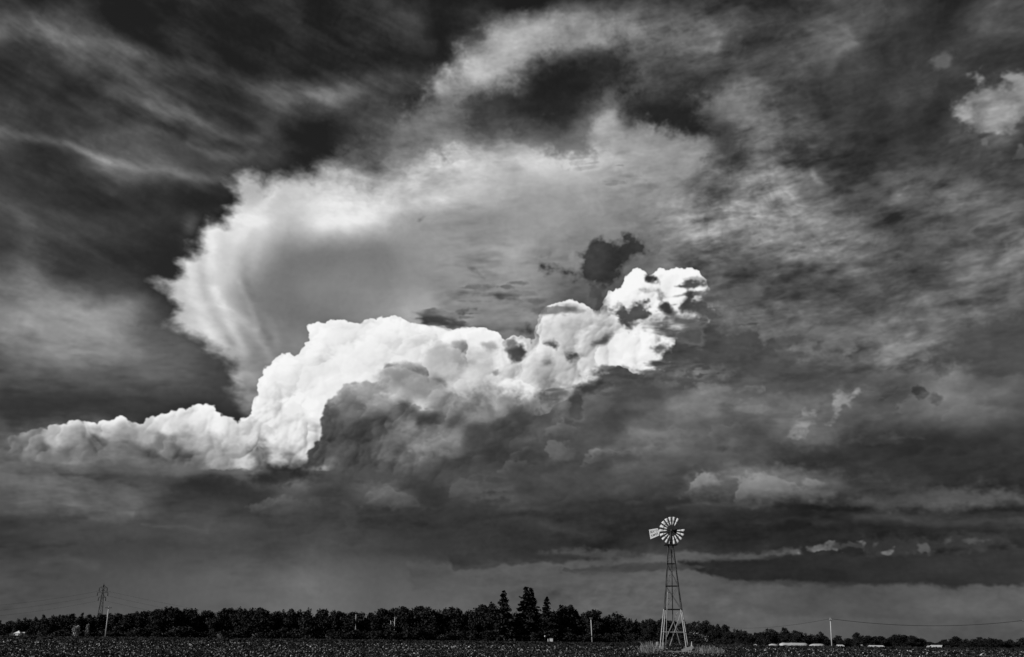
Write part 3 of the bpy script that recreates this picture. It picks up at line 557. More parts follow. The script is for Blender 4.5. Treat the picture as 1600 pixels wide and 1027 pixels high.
COL = scene.collection
def tag(o, label=None, cat=None, group=None, kind=None):
    if label: o['label'] = label
    if cat: o['category'] = cat
    if group: o['group'] = group
    if kind: o['kind'] = kind
    return o
def empty(name, loc, label, cat, group=None, rz=0.0):
    o = bpy.data.objects.new(name, None); COL.objects.link(o)
    o.location = loc; o.rotation_euler = (0, 0, rz); o.empty_display_size = .3
    return tag(o, label, cat, group)
def link(name, me, parent=None, loc=None):
    o = bpy.data.objects.new(name, me); COL.objects.link(o)
    if parent: o.parent = parent
    if loc is not None: o.location = loc
    return o
class MB:
    """collects verts and faces, links them as one mesh object"""
    def __init__(s): s.v = []; s.f = []; s.sm = []
    def add(s, vs, fs, smooth=False):
        b = len(s.v); s.v += [tuple(p) for p in vs]; s.f += [tuple(i + b for i in f) for f in fs]; s.sm += [smooth] * len(fs)
    def box(s, c, size, rot=None):
        M = rot or Matrix.Identity(3); c = Vector(c); h = Vector(size) / 2
        vs = [c + M @ Vector((sx * h.x, sy * h.y, sz * h.z)) for sz in (-1, 1) for sy in (-1, 1) for sx in (-1, 1)]
        s.add(vs, [(0, 2, 3, 1), (4, 5, 7, 6), (0, 1, 5, 4), (2, 6, 7, 3), (0, 4, 6, 2), (1, 3, 7, 5)])
    def bar(s, a, b, r0, r1=None, n=6, cap=True):
        """round or square bar between two points"""
        a, b = Vector(a), Vector(b); r1 = r0 if r1 is None else r1
        d = (b - a).normalized(); u = d.orthogonal().normalized(); w = d.cross(u)
        vs = []
        for p, r in ((a, r0), (b, r1)):
            for k in range(n):
                t = 2 * math.pi * (k + .5) / n
                vs.append(p + u * math.cos(t) * r + w * math.sin(t) * r)
        fs = [(k, (k + 1) % n, n + (k + 1) % n, n + k) for k in range(n)]
        if cap: fs += [tuple(range(n))[::-1], tuple(range(n, 2 * n))]
        s.add(vs, fs, n > 4)
    def plank(s, a, b, w, t, up=Vector((0, 0, 1))):
        a, b = Vector(a), Vector(b); d = (b - a); L = d.length; d.normalize()
        side = d.cross(up).normalized(); up2 = side.cross(d)
        s.box((a + b) / 2, (L, t, w), Matrix((d, side, up2)).transposed())
    def tube(s, pts, r, n=5):
        pts = [Vector(p) for p in pts]; vs = []; fs = []
        for i, p in enumerate(pts):
            d = (pts[min(i + 1, len(pts) - 1)] - pts[max(i - 1, 0)]).normalized()
            u = d.cross(Vector((0, 0, 1))); u = u.normalized() if u.length > 1e-4 else d.orthogonal().normalized(); w = d.cross(u)
            rr = r[i] if isinstance(r, (list, tuple)) else r
            for k in range(n):
                t = 2 * math.pi * k / n; vs.append(p + u * math.cos(t) * rr + w * math.sin(t) * rr)
        for i in range(len(pts) - 1):
            for k in range(n): fs.append((i * n + k, i * n + (k + 1) % n, (i + 1) * n + (k + 1) % n, (i + 1) * n + k))
        fs += [tuple(range(n))[::-1], tuple(range((len(pts) - 1) * n, len(pts) * n))]
        s.add(vs, fs, True)
    def mesh(s, name, mat):
        me = bpy.data.meshes.new(name); me.from_pydata(s.v, [], s.f)
        me.polygons.foreach_set('use_smooth', s.sm); me.materials.append(mat); me.update()
        return me
    def build(s, name, mat, parent=None, loc=None):
        return link(name, s.mesh(name, mat), parent, loc)

def quads_mesh(name, c, u, w, mat):
    """many four-cornered leaves: centres and two half-axes (n x 3)"""
    n = len(c); v = np.stack([c - u - w, c + u - w, c + u + w, c - u + w], 1).reshape(-1, 3).astype(np.float32)
    me = bpy.data.meshes.new(name)
    me.vertices.add(n * 4); me.vertices.foreach_set('co', v.ravel())
    me.loops.add(n * 4); me.loops.foreach_set('vertex_index', np.arange(n * 4, dtype=np.int32))
    me.polygons.add(n); me.polygons.foreach_set('loop_start', np.arange(0, n * 4, 4, dtype=np.int32))
    me.materials.append(mat); me.update(calc_edges=True); me.validate()
    return me

# ---------------------------------------------------------------- materials (grey: the place is seen in black and white)
def material(name, base, rough=.8, metal=0.0, var=.25, scale=6.0, spec=.3, stretch=None, bump=0.0):
    m = bpy.data.materials.new(name); m.use_nodes = True
    nt = m.node_tree; b = nt.nodes['Principled BSDF']; N = nt.nodes.new; L = nt.links.new
    tc = N('ShaderNodeTexCoord'); nz = N('ShaderNodeTexNoise'); nz.inputs['Scale'].default_value = scale; nz.inputs['Detail'].default_value = 6
    if stretch:
        mp = N('ShaderNodeMapping'); mp.inputs['Scale'].default_value = stretch; L(tc.outputs['Object'], mp.inputs[0]); L(mp.outputs[0], nz.inputs['Vector'])
    else: L(tc.outputs['Object'], nz.inputs['Vector'])
    cr = N('ShaderNodeValToRGB'); e = cr.color_ramp.elements
    e[0].position = .3; e[1].position = .7
    for k, f in ((0, 1 - var), (1, 1 + var)): e[k].color = (base * f,) * 3 + (1,)
    L(nz.outputs[0], cr.inputs[0]); L(cr.outputs[0], b.inputs['Base Color'])
    b.inputs['Roughness'].default_value = rough; b.inputs['Metallic'].default_value = metal; b.inputs['Specular IOR Level'].default_value = spec
    if bump:
        bp = N('ShaderNodeBump'); bp.inputs['Strength'].default_value = bump; L(nz.outputs[0], bp.inputs['Height']); L(bp.outputs[0], b.inputs['Normal'])
    return m
def leaf_material(name, stops, rough=.7, spec=.25, transl=.15):
    """each leaf takes its own tone"""
    m = bpy.data.materials.new(name); m.use_nodes = True
    nt = m.node_tree; b = nt.nodes['Principled BSDF']; N = nt.nodes.new; L = nt.links.new
    g = N('ShaderNodeNewGeometry'); cr = N('ShaderNodeValToRGB'); cr.color_ramp.interpolation = 'LINEAR'
    e = cr.color_ramp.elements
    while len(e) < len(stops): e.new(.5)
    for k, (p, v) in enumerate(stops): e[k].position = p; e[k].color = (v, v, v, 1)
    L(g.outputs['Random Per Island'], cr.inputs[0]); L(cr.outputs[0], b.inputs['Base Color'])
    b.inputs['Roughness'].default_value = rough; b.inputs['Specular IOR Level'].default_value = spec
    return m
MT = dict(
    soil=material('field_soil', .03, .95, 0, .4, .8), steel=material('weathered_steel', .035, .55, .35, .35, 9), galv=material('galvanised_sheet', .60, .5, .0, .35, 3),
    vane=material('painted_vane', .68, .55, 0, .16, 2.5), ink=material('black_lettering', .03, .7), timber=material('bleached_timber', .37, .85, 0, .3, 3, stretch=(9, 9, 1), bump=.2),
    pole=material('pole_wood', .5, .85, 0, .25, 2, stretch=(8, 8, .6), bump=.2), arm=material('crossarm_wood', .10, .85), glass=material('insulator_glaze', .3, .25, 0, .1, 5, .5),
    wrap=material('plastic_wrap', .5, .5, 0, .12, .6), white=material('white_sheet', .82, .6, 0, .06, .8), canvas=material('white_canvas', .85, .7, 0, .05, 1.2), wall=material('shed_wall', .3, .8, 0, .25, 1.5), roof=material('pale_roof', .72, .5, 0, .14, 1.0, stretch=(1, 6, 1)),
    dark=material('dark_opening', .02, .8), bark=material('tree_bark', .06, .9, 0, .4, 4, stretch=(6, 6, 1)), birch=material('birch_bark', .55, .8, 0, .5, 3, stretch=(1, 1, 6)), cable=material('cable_rubber', .02, .7), pylon=material('pylon_steel', .07, .6, .3, .3, 3),
    leaf=leaf_material('tree_leaves', [(0, .009), (.6, .012), (.9, .016), (1, .024)]), needle=leaf_material('spruce_needles', [(0, .006), (.7, .013), (1, .024)]),
    bush=leaf_material('bush_leaves', [(0, .010), (.6, .014), (.93, .022), (1, .05)]), pale=leaf_material('pale_glint_leaves', [(0, .08), (.5, .3), (1, .7)]),  # pale bush foliage, its colour raised further to stand in for sunlit glints
    crop=leaf_material('crop_leaves', [(0, .007), (.86, .013), (.91, .12), (1, .55)], .5, .3), crop_far=leaf_material('far_crop_leaves', [(0, .010), (.9, .020), (1, .05)]),  # bright crop specks are pale leaf colour, set at random per leaf
    grass=leaf_material('dry_grass_blades', [(0, .10), (.6, .22), (1, .42)]), water=material('spray_water', .5, .2, 0, .1, 5, .5))

# ---------------------------------------------------------------- ground
def depth(px):
    """distance of the far edge of the field along a photo column"""
    return 400 - 122 * smooth(960, 1260, px)
mb = MB(); mb.add([(-9000, -3000, 0), (9000, -3000, 0), (9000, 15000, 0), (-9000, 15000, 0)], [(0, 1, 2, 3)])
tag(mb.build('field', MT['soil']), kind='structure')

rng = np.random.default_rng(7)
def scatter(y0, y1, dens, size, zr, mat, name, lab, half=.60, gap=None):
    n = int(dens * half * (y1 ** 2 - y0 ** 2))
    Y = np.sqrt(rng.random(n) * (y1 ** 2 - y0 ** 2) + y0 ** 2); X = (rng.random(n) * 2 - 1) * half * Y
    # sown in rows running away to the left, growing unevenly
    row = .76; a = R(28); t = X * math.cos(a) + Y * math.sin(a); sft = (np.round(t / row) * row - t) * .55
    X = X + sft * math.cos(a); Y = Y + sft * math.sin(a)
    pxl, _ = pix(X, Y, -1 + 0 * X); dmax = np.interp(pxl, [960, 1010, 1060, 1110, 1160, 1210, 1260], [depth(p) for p in (960, 1010, 1060, 1110, 1160, 1210, 1260)])
    patchy = .5 + .5 * np.sin(X * .11 + 1.7 * np.sin(Y * .05)) * np.sin(Y * .09 + 1.3)
    keep = (Y < dmax - 3) & (rng.random(n) < .55 + .45 * patchy)
    X, Y = X[keep], Y[keep]; n = len(X)
    Z = zr[0] + (zr[1] - zr[0]) * rng.random(n) ** .8
    nrm = rng.standard_normal((n, 3)); nrm[:, 2] = np.abs(nrm[:, 2]) + .35; nrm /= np.linalg.norm(nrm, axis=1)[:, None]
    h = rng.standard_normal((n, 3)); u = np.cross(nrm, h); u /= np.linalg.norm(u, axis=1)[:, None]; w = np.cross(nrm, u)
    s = size * (.6 + .8 * rng.random(n))[:, None]
    o = link(name, quads_mesh(name, np.stack([X, Y, Z], 1), u * s, w * s * .62, mat))
    return tag(o, lab, None, None, 'stuff')
scatter(50, 108, 78, .05, (.02, .46), MT['crop'], 'crop_plants', 'low leafy crop with scattered bright pale leaves in the nearest strip of the field')
scatter(108, 190, 14, .11, (.04, .46), MT['crop'], 'crop_plants', 'low leafy crop filling the middle of the field')
scatter(190, 402, 2.2, .30, (.05, .44), MT['crop_far'], 'crop_plants', 'dark far strip of the crop field before the treeline')

# ---------------------------------------------------------------- trees
def clumps(name, lobes, n, size, mat, seed, flat=.0):
    """leaf clumps spread through the lobes of a crown; lobes are (centre, radii)"""
    r = np.random.default_rng(seed)
    vol = np.array([l[1][0] * l[1][1] * l[1][2] for l in lobes]) ** .7; vol /= vol.sum()
    c = []
    for (cc, rr), k in zip(lobes, r.multinomial(n, vol)):
        d = r.standard_normal((k, 3)); d /= np.linalg.norm(d, axis=1)[:, None]
        q = d * (r.random((k, 1)) ** .38) * (1 + .16 * r.standard_normal((k, 1)))
        c.append(np.asarray(cc) + q * np.asarray(rr))
    c = np.vstack(c); k = len(c)
    nrm = r.standard_normal((k, 3)); nrm /= np.linalg.norm(nrm, axis=1)[:, None]
    u = np.cross(nrm, r.standard_normal((k, 3))); u /= np.linalg.norm(u, axis=1)[:, None]; w = np.cross(nrm, u)
    s = size * (.5 + 1.0 * r.random(k))[:, None]
    return quads_mesh(name, c, u * s, w * s * .75, mat)

def broadleaf(seed):
    """unit-height broadleaf tree: trunk with limbs, crown of clumps"""
    r = random.Random(seed); lobes = []; tr = MB()
    h0 = r.uniform(.12, .25); lean = r.uniform(-.03, .03)
    tr.bar((0, 0, 0), (lean, 0, h0 + .2), .022, .016); tr.bar((lean, 0, h0 + .2), (lean * 2, 0, .86), .016, .004)
    for k in range(r.randint(7, 10)):
        z = r.uniform(h0 + .1, .88); a = r.uniform(0, 6.28); wdt = (.30 if z < .6 else .30 * (1.05 - z) / .45) * r.uniform(.5, 1.1)
        p = (lean + wdt * math.cos(a), wdt * math.sin(a), z)
        tr.bar((lean, 0, z - .14), p, .008, .003, 5)
        q = r.uniform(.09, .17); lobes.append((p, (q * 1.15, q * 1.15, q * .85)))
    lobes.append(((lean * 2, 0, .90), (.09, .09, .09))); lobes.append(((lean, 0, .58), (.22, .22, .26))); lobes.append(((lean, 0, .34), (.24, .24, .17)))
    return tr.mesh('trunk', MT['bark']), clumps('crown', lobes, 2000, .019, MT['leaf'], seed)
def spruce(seed, n=3400, top=.0):
    """unit-height spruce: straight trunk, whorls of drooping boughs"""
    r = np.random.default_rng(seed); tr = MB(); tr.bar((0, 0, 0), (0, 0, .985), .016, .002); c, u, w = [], [], []
    z = .985; 
    while z > .06:
        t = 1 - z; reach = (.016 + .33 * t ** .95) * (.72 + .5 * r.random())
        nb = int(4 + 9 * t)
        for k in range(nb):
            a = r.random() * 6.283; L = reach * (.65 + .5 * r.random()); dv = np.array([math.cos(a), math.sin(a), 0.]); sd = np.array([-dv[1], dv[0], 0.])
            m_ = max(3, int(L / .016)); tr.bar((0, 0, z), tuple(dv * L + np.array([0, 0, z - .28 * L])), .0028, .001, 4, False)
            for j in range(m_):
                f = (j + .6) / m_; p = dv * L * f + np.array([0, 0, z - .42 * L * f * (1 - .4 * f)]) + sd * r.normal() * .12 * L * (1 - f * .6) + r.normal(size=3) * .004
                e = dv + .5 * r.normal(size=3); e /= np.linalg.norm(e); g = np.cross(e, r.normal(size=3)); g /= np.linalg.norm(g)
                c.append(p); u.append(e * .026 * (.6 + .8 * r.random())); w.append(g * .013)
        z -= .012 + .030 * (t ** .8) * (.6 + .8 * r.random())
    return tr.mesh('trunk', MT['bark']), quads_mesh('crown', np.array(c), np.array(u), np.array(w), MT['needle'])
def shrub(seed, mat):
    r = random.Random(seed); st = MB(); lobes = []
    for k in range(7):
        a = r.uniform(0, 6.28); d = r.uniform(.1, .42); z = r.uniform(.3, .78) * (1.1 - d * .6); q = r.uniform(.16, .26)
        st.bar((0, 0, 0), (d * math.cos(a), d * math.sin(a), z), .018, .006, 5); lobes.append(((d * math.cos(a), d * math.sin(a), z), (q, q, q)))
    lobes.append(((0, 0, .3), (.4, .4, .3)))
    return st.mesh('stem', MT['bark']), clumps('foliage', lobes, 1100, .032, mat, seed)

BL = [broadleaf(100 + k) for k in range(10)]
SH = [shrub(300 + k, MT['bush']) for k in range(6)]; PS = [shrub(400 + k, MT['pale']) for k in range(2)]
SKYLINE = [(-80,968),(0,968),(20,966),(40,967),(60,960),(75,961),(95,959),(118,955),(130,958),(150,957),(165,958),(185,958),(200,956),(220,952),(240,951),(260,949),(280,949),(300,950),(320,952),(335,957),(343,949),(360,948),
    (380,949),(400,948),(410,955),(425,952),(440,951),(470,953),(500,950),(520,952),(545,956),(560,956),(585,958),(592,957),(600,950),(620,948),(635,948),(655,945),(668,948),(680,955),(690,949),(700,948),(720,952),(740,953),
    (752,946),(765,941),(780,946),(790,958),(805,958),(815,962),(840,962),(850,966),(862,960),(867,952),(875,945),(885,943),(895,945),(903,955),(908,962),(915,953),(930,952),(940,961),(950,963),(955,953),(965,957),(970,965),(985,966),
    (1010,967),(1035,968),(1060,969),(1080,970),(1090,969),(1105,971),(1120,975),(1130,976),(1145,980),(1160,987),(1170,989),(1180,990),(1190,986),(1205,981),(1215,981),(1230,980),(1245,985),(1257,990),(1265,994),(1275,989),(1283,989),
    (1290,994),(1305,992),(1320,993),(1330,996),(1336,988),(1345,988),(1355,991),(1368,994),(1380,993),(1390,995),(1400,991),(1420,995),(1436,994),(1450,1000),(1460,1004),(1468,1003),(1475,997),(1485,999),(1497,992),(1505,997),
    (1515,999),(1530,997),(1550,997),(1570,999),(1580,999),(1590,995),(1620,994),(1700,996)]
def skyline(p): return float(np.interp(p, [s[0] for s in SKYLINE], [s[1] for s in SKYLINE]))
STRETCH = [(28, 'left of the white canopy tent'), (80, 'just right of the white canopy tent'), (128, 'round the bright pale bush'), (165, 'below the lattice pylon'), (200, 'just right of the leaning pole'),
           (265, 'on the left half of the smooth rise'), (330, 'on the right half of the smooth rise'), (400, 'past the right foot of the smooth rise'), (480, 'midway between smooth rise and thin bare pole'),
           (556, 'just left of the thin bare pole'), (600, 'just right of the thin bare pole'), (640, 'round the shining bare trunk'), (710, 'a little right of the shining bare trunk'), (775, 'just left of the slim lone spruce'),
           (812, 'between the lone spruce and the spruce pair'), (860, 'below the spruce pair and short spruce'), (905, 'just right of the short pointed spruce'), (950, 'round the short pale pole'),
           (1000, 'between short pale pole and windmill'), (1050, 'behind the windmill legs'), (1110, 'behind the arc of spray'), (1195, 'on the slope falling right of the spray'), (1245, 'behind the left white bags'),
           (1298, 'behind the right end of the white bags'), (1345, 'just right of the roadside pole'), (1390, 'round the long low shed'), (1450, 'right of the long low shed'), (1500, 'by the slanting-roofed shed'),
           (1560, 'right of the slanting-roofed shed under the cable'), (9999, 'at the right picture edge')]
def stretch(p): return next(s for e, s in STRETCH if p < e)
rt = random.Random(5)
def plant(name, meshes, names, px, Y, z_top, width, label, cat, group, rz=None):
    x = at(px, 990, Y).x
    t = empty(name, (x, Y, 0), label, cat, group, rt.uniform(0, 6.28) if rz is None else rz)
    t.scale = (width, width, z_top)
    for me, nm in zip(meshes, names): link(nm, me, t)
    return t
def top(px, py, Y): return at(px, py, Y).z
px = -62.0
while px < 1680:
    small = smooth(1150, 1300, px)
    D = depth(px) + rt.uniform(3, 13); ch = rt.choice((-2, -1, 0, .8, 2, 4, 7)); H = top(px, skyline(px) + ch + rt.uniform(-.6, .8), D)
    wd = max(H * rt.uniform(.75, 1.3), 5.6)
    plant('leafy_tree', rt.choice(BL), ('trunk', 'crown'), px, D, H, wd, ('tall ' if ch < 0 else 'low ' if ch > 3 else 'middling ') + 'dark leafy tree ' + stretch(px), 'tree', ('tall ' if ch < 0 else 'low ' if ch > 3 else 'middling ') + 'leafy trees ' + stretch(px))
    px += 10.5 * rt.uniform(.6, 1.3)
px = -70.0
while px < 1680:
    D = depth(px) + rt.uniform(24, 50); H = top(px, skyline(px) + rt.uniform(-.8, 3.0), D); wd = max(H * rt.uniform(.7, 1.0), 6)
    plant('leafy_tree', rt.choice(BL), ('trunk', 'crown'), px, D, H, wd, 'leafy tree behind the front row ' + stretch(px), 'tree', 'rear leafy trees ' + stretch(px))
    px += 14.0 * rt.uniform(.7, 1.3)
px = -66.0
while px < 1680:
    D = depth(px) - rt.uniform(-2, 2); base = HZ0 + HZS * px + 1.6 * F_PX / D; H = top(px, base - (base - skyline(px)) * rt.uniform(.26, .5), D)
    clear = any(a < px < b for a, b in ((1196, 1296), (20, 48), (1302, 1330), (1356, 1388), (1450, 1474), (843, 876)))
    if not clear:
        plant('bush', rt.choice(SH), ('stem', 'foliage'), px, D, H * rt.uniform(.8, 1.1), H * rt.uniform(1.2, 1.9), 'low dark bush ' + stretch(px), 'bush', 'bushes ' + stretch(px))
    px += 16.0 * rt.uniform(.7, 1.3)
for k, (px, py, Dd, wf, lab) in enumerate(((787, 923, 3, .92, 'slim lone spruce rising left of the paired spruces'), (821.5, 917, 5, .98, 'tallest spruce, left of the tight pair'), (829.5, 919, 9, .95, 'right spruce of the tight pair, slightly shorter with a broad skirt'),
                                        (854.5, 933, 2, .92, 'short pointed spruce right of the tight pair'))):
    D = 396 + Dd; H = top(px, py, D)
    plant('spruce_tree', spruce(50 + k), ('trunk', 'crown'), px, D, H, H * wf * 1.12, lab, 'tree', 'tall spruces above the treeline')
for px, py, D, w, lab in ((119, 976, 397, 3.0, 'bright pale bush glinting in the trees left of the leaning pole'), (136.5, 973, 398, 2.0, 'small pale leafy bush beside the brighter pale bush')):
    plant('pale_bush', PS[px > 130], ('stem', 'foliage'), px, D, top(px, py, D), w, lab, 'bush', None)
def bare(name, px, py0, py1, D, lab, r=.16, lean=0.0):
    b = at(px, py0, D); t = at(px + lean, py1, D); o = empty(name, (b.x, D, 0), lab, 'tree')
    m = MB(); m.tube([(0, 0, 0), (0, 0, b.z), tuple(Vector((t.x - b.x, 0, t.z)))], [r, r, r * .6]); m.build('trunk', MT['birch'], o)
    m = MB(); q = Vector((t.x - b.x, 0, t.z)); m.bar(q * .85, q * .85 + Vector((.8, .1, 1.4)), r * .5, r * .2); m.bar(q * .7, q * .7 + Vector((-.7, .2, 1.1)), r * .4, r * .15); m.build('branch', MT['birch'], o)
bare('bare_tree', 616.5, 976, 964, 402, 'bare pale trunk shining in the dark trees right of the bare pole', .15, .4)
bare('bare_tree', 611, 976, 969, 403, 'short thin pale trunk just left of the shining pale trunk', .12, -.8)
bare('bare_tree', 1104, 984, 975, 402, 'pale trunk in the trees right of the windmill', .13, -1.4)

# ---------------------------------------------------------------- poles, cables and the pylon
def utility_pole(pb, pt, D, lab, r, arm=None, ins=True, group=None):
    b, t = at(*pb, D), at(*pt, D); o = empty('utility_pole', (b.x, D, 0), lab, 'utility pole', group)
    tp = Vector((t.x - b.x, 0, t.z)); m = MB(); m.tube([(0, 0, 0), tuple(tp * .5), tuple(tp)], [r, r * .85, r * .7], 8); m.build('shaft', MT['pole'], o)
    if arm:
        a, zo = arm; c = tp - Vector((0, 0, zo)); m = MB(); m.box(c + Vector((0, -r - .06, 0)), (2 * a, .16, .13 + .22 * r / .27 * (D > 350))); m.build('crossarm', MT['arm'], o)
        if ins:
            for s in (-1, 0, 1):
                m = MB(); q = c + Vector((s * a * .86, -r - .06, .101)) if s else tp; m.bar(q, q + Vector((0, 0, .34)), .09, .05, 6); m.build('insulator', MT['glass'], o)
    return Vector((b.x, D, 0)) + tp
utility_pole((165, 993), (170, 948.5), 397, 'pale utility pole leaning right with a dark crossarm, below the lattice pylon', .27, (1.25, .35))
utility_pole((555.8, 986), (556.3, 960), 400.8, 'thin bare pale pole without a crossarm standing among the bushes', .17)
utility_pole((925.5, 1000), (923.2, 966), 393, 'short pale pole in front of the trees left of the windmill', .22, (.5, .25), True)
ptop = utility_pole((1300, 1011), (1297.3, 966.5), 272, 'tall pale roadside pole carrying the sagging cable at the right', .17, (.35, .5), True)
pend = utility_pole((1611, 1016), (1606, 968), 276, 'utility pole at the right picture edge holding the end of the sagging cable', .17, (1.7, .5), True)
def cable(name, a, b, sag, r, lab, mat, cat='cable', n=28, group=None):
    a, b = Vector(a), Vector(b); m = MB()
    m.tube([a.lerp(b, i / n) - Vector((0, 0, sag * 4 * (i / n) * (1 - i / n))) for i in range(n + 1)], r, 4)
    o = m.build(name, mat); return tag(o, lab, cat, group)
cable('cable', ptop + Vector((.2, -.2, -.1)), pend + Vector((-1.5, -.2, -.3)), 1.55, .052, 'dark cable sagging from the roadside pole to the right picture edge', MT['cable'])
cable('cable', ptop + Vector((-.2, -.2, -.1)), at(1130, 980, 420), 1.2, .035, 'thin cable running left from the roadside pole down behind the trees', MT['cable'])

PB = at(152.5, 990, 800); pyl = empty('lattice_pylon', (PB.x, 800, 0), 'tall dark lattice pylon with three pairs of arms rising behind the trees', 'pylon', None, R(12))
H = at(160, 911, 800).z
def half(z):
    return float(np.interp(z / H, (0, .45, .62, .95, 1), (2.4, 1.5, .95, .32, .25)))
br = MB()
for sx in (-1, 1):
    for sy in (-1, 1):
        m = MB(); zs = [0, .26 * H, .52 * H, .76 * H, .97 * H]
        for z0, z1 in zip(zs, zs[1:]): m.bar((sx * half(z0), sy * half(z0), z0), (sx * half(z1), sy * half(z1), z1), .15, .13, 4)
        m.build('leg', MT['pylon'], pyl)
zs = [H * t for t in (.02, .16, .29, .41, .52, .60, .68, .755, .83, .90, .96)]
for z0, z1 in zip(zs, zs[1:]):
    a, b = half(z0), half(z1)
    for (p, q) in (((-1, -1), (1, -1)), ((1, -1), (1, 1)), ((1, 1), (-1, 1)), ((-1, 1), (-1, -1))):
        br.bar((p[0] * a, p[1] * a, z0), (q[0] * b, q[1] * b, z1), .075, None, 4); br.bar((q[0] * a, q[1] * a, z0), (p[0] * b, p[1] * b, z1), .075, None, 4)
        br.bar((p[0] * b, p[1] * b, z1), (q[0] * b, q[1] * b, z1), .075, None, 4)
tag(br.build('bracing', MT['pylon'], pyl), kind='stuff')
m = MB(); m.bar((0, 0, .95 * H), (0, 0, H), .16, .06, 5); m.build('peak', MT['pylon'], pyl)
ends = []
for t, L in ((.715, 2.7), (.81, 3.8), (.90, 2.9)):
    for s in (-1, 1):
        z = t * H; w = half(z); m = MB(); tip = (s * L, 0, z + .3)
        for sy in (-1, 1):
            m.bar((s * w, sy * w, z), tip, .13, .10, 4); m.bar((s * w, sy * w, z + 1.9), tip, .12, .09, 4)
            m.bar((s * (w + (L - w) * .5), sy * w * .5, z + .15), (s * (w + (L - w) * .5), sy * w * .5, z + 1.1), .07, None, 4)
        m.build('crossarm', MT['pylon'], pyl)
        m = MB(); m.bar((s * L, 0, z + .2), (s * L, 0, z - 2.2), .24, .30, 6); m.build('insulator', MT['cable'], pyl)
        ends.append((s, t, Vector((PB.x, 800, 0)) + Matrix.Rotation(R(12), 3, 'Z') @ Vector((s * L, 0, z - 2.2))))
for s, t, p in ends:
    nm = {.715: 'lowest', .81: 'middle', .90: 'upper'}[t]
    if s < 0:
        tgt = {.715: (-260, 973), .81: (-260, 964), .90: (-260, 954)}[t]
        cable('power_line', p, at(*tgt, 560), 4.5, .045, nm + ' power line running left from the lattice pylon', MT['cable'], 'power line')
    else:
        tgt = {.715: (420, 986), .81: (430, 979), .90: (440, 972)}[t]
        cable('power_line', p, at(*tgt, 1150), 2.0, .045, nm + ' power line falling right from the lattice pylon behind the rise', MT['cable'], 'power line')

# ---------------------------------------------------------------- things along the field edge
c = at(29, 993, 395); tent = empty('canopy_tent', (c.x, 395, 0), 'small white peaked canopy tent at the far left field edge', 'tent')
z0, z1 = at(29, 990, 395).z, at(29, 985.6, 395).z
m = MB(); v = [(-1.45, -1.4, z0), (1.15, -1.4, z0 + .1), (1.15, 1.4, z0 + .1), (-1.45, 1.4, z0), (-.15, 0, z1), (-.25, -.5, z0 + .62), (.25, -.5, z0 + .66)]
m.add(v, [(0, 1, 6, 5), (5, 6, 4), (0, 5, 4), (0, 4, 3), (3, 4, 2), (2, 4, 1), (1, 4, 6)]); m.build('tent_roof', MT['canvas'], tent)
m = MB()
for sx in (-1.35, 1.05):
    for sy in (-1.3, 1.3): m.bar((sx, sy, 0), (sx, sy, z0 + .03), .05, None, 6)
m.build('tent_frame', MT['pole'], tent)
m = MB(); m.add([(-.7, -1.33, .35), (.45, -1.33, .35), (.45, -1.31, z0 - .05), (-.7, -1.31, z0 - .25)], [(0, 1, 2, 3)]); m.add([(-.7, -1.29, .35), (.45, -1.29, .35), (.45, -1.27, z0 - .05), (-.7, -1.27, z0 - .25)], [(3, 2, 1, 0)]); m.build('tent_wall', MT['canvas'], tent)
c = at(36.5, 993, 396); o = empty('notice_board', (c.x, 396, 0), 'small pale board on a post just right of the white canopy tent', 'board')
m = MB(); m.box((0, 0, at(36, 988.6, 396).z), (.95, .06, .4)); m.build('panel', MT['white'], o); m = MB(); m.bar((0, .08, 0), (0, .08, at(36, 988.6, 396).z + .1), .05); m.build('post', MT['pole'], o)
D = 391
c = at(861.3, 1002, D); o = empty('utility_cabinet', (c.x, D, 0), 'white upright cabinet at the field edge below the short spruce', 'cabinet')
zt = at(861, 998, D).z; m = MB(); m.box((0, 0, .1 + zt / 2), (1.15, .8, zt - .15)); m.build('body', MT['white'], o); m = MB(); m.box((0, 0, zt + .07), (1.3, .95, .08)); m.build('lid', MT['roof'], o); m = MB(); m.box((.68, 0, zt * .62), (.18, .5, .35)); m.build('side_box', MT['wall'], o)
c = at(856.2, 1003, D); o = empty('marker_post', (c.x, D, 0), 'thin white marker post left of the white cabinet', 'post')
m = MB(); m.box((0, 0, at(856, 999, D).z / 2), (.3, .14, at(856, 999, D).z)); m.build('shaft', MT['white'], o); m = MB(); m.box((0, 0, at(856, 998.7, D).z + .02), (.4, .22, .08)); m.build('cap', MT['white'], o)
c = at(851.5, 995.5, D); o = empty('yard_lamp', (c.x, D, 0), 'small pale globe lamp on a thin stem left of the marker post', 'lamp')
m = MB(); m.bar((0, 0, 0), (0, 0, c.z), .04); m.build('stem', MT['steel'], o)
m = MB()
for k in range(5):
    a0, a1 = math.pi * k / 5 - math.pi / 2, math.pi * (k + 1) / 5 - math.pi / 2; m.bar((0, 0, c.z + .27 + .27 * math.sin(a0)), (0, 0, c.z + .27 + .27 * math.sin(a1)), max(.27 * math.cos(a0), .01), max(.27 * math.cos(a1), .01), 10, False)
m.build('globe', MT['white'], o)

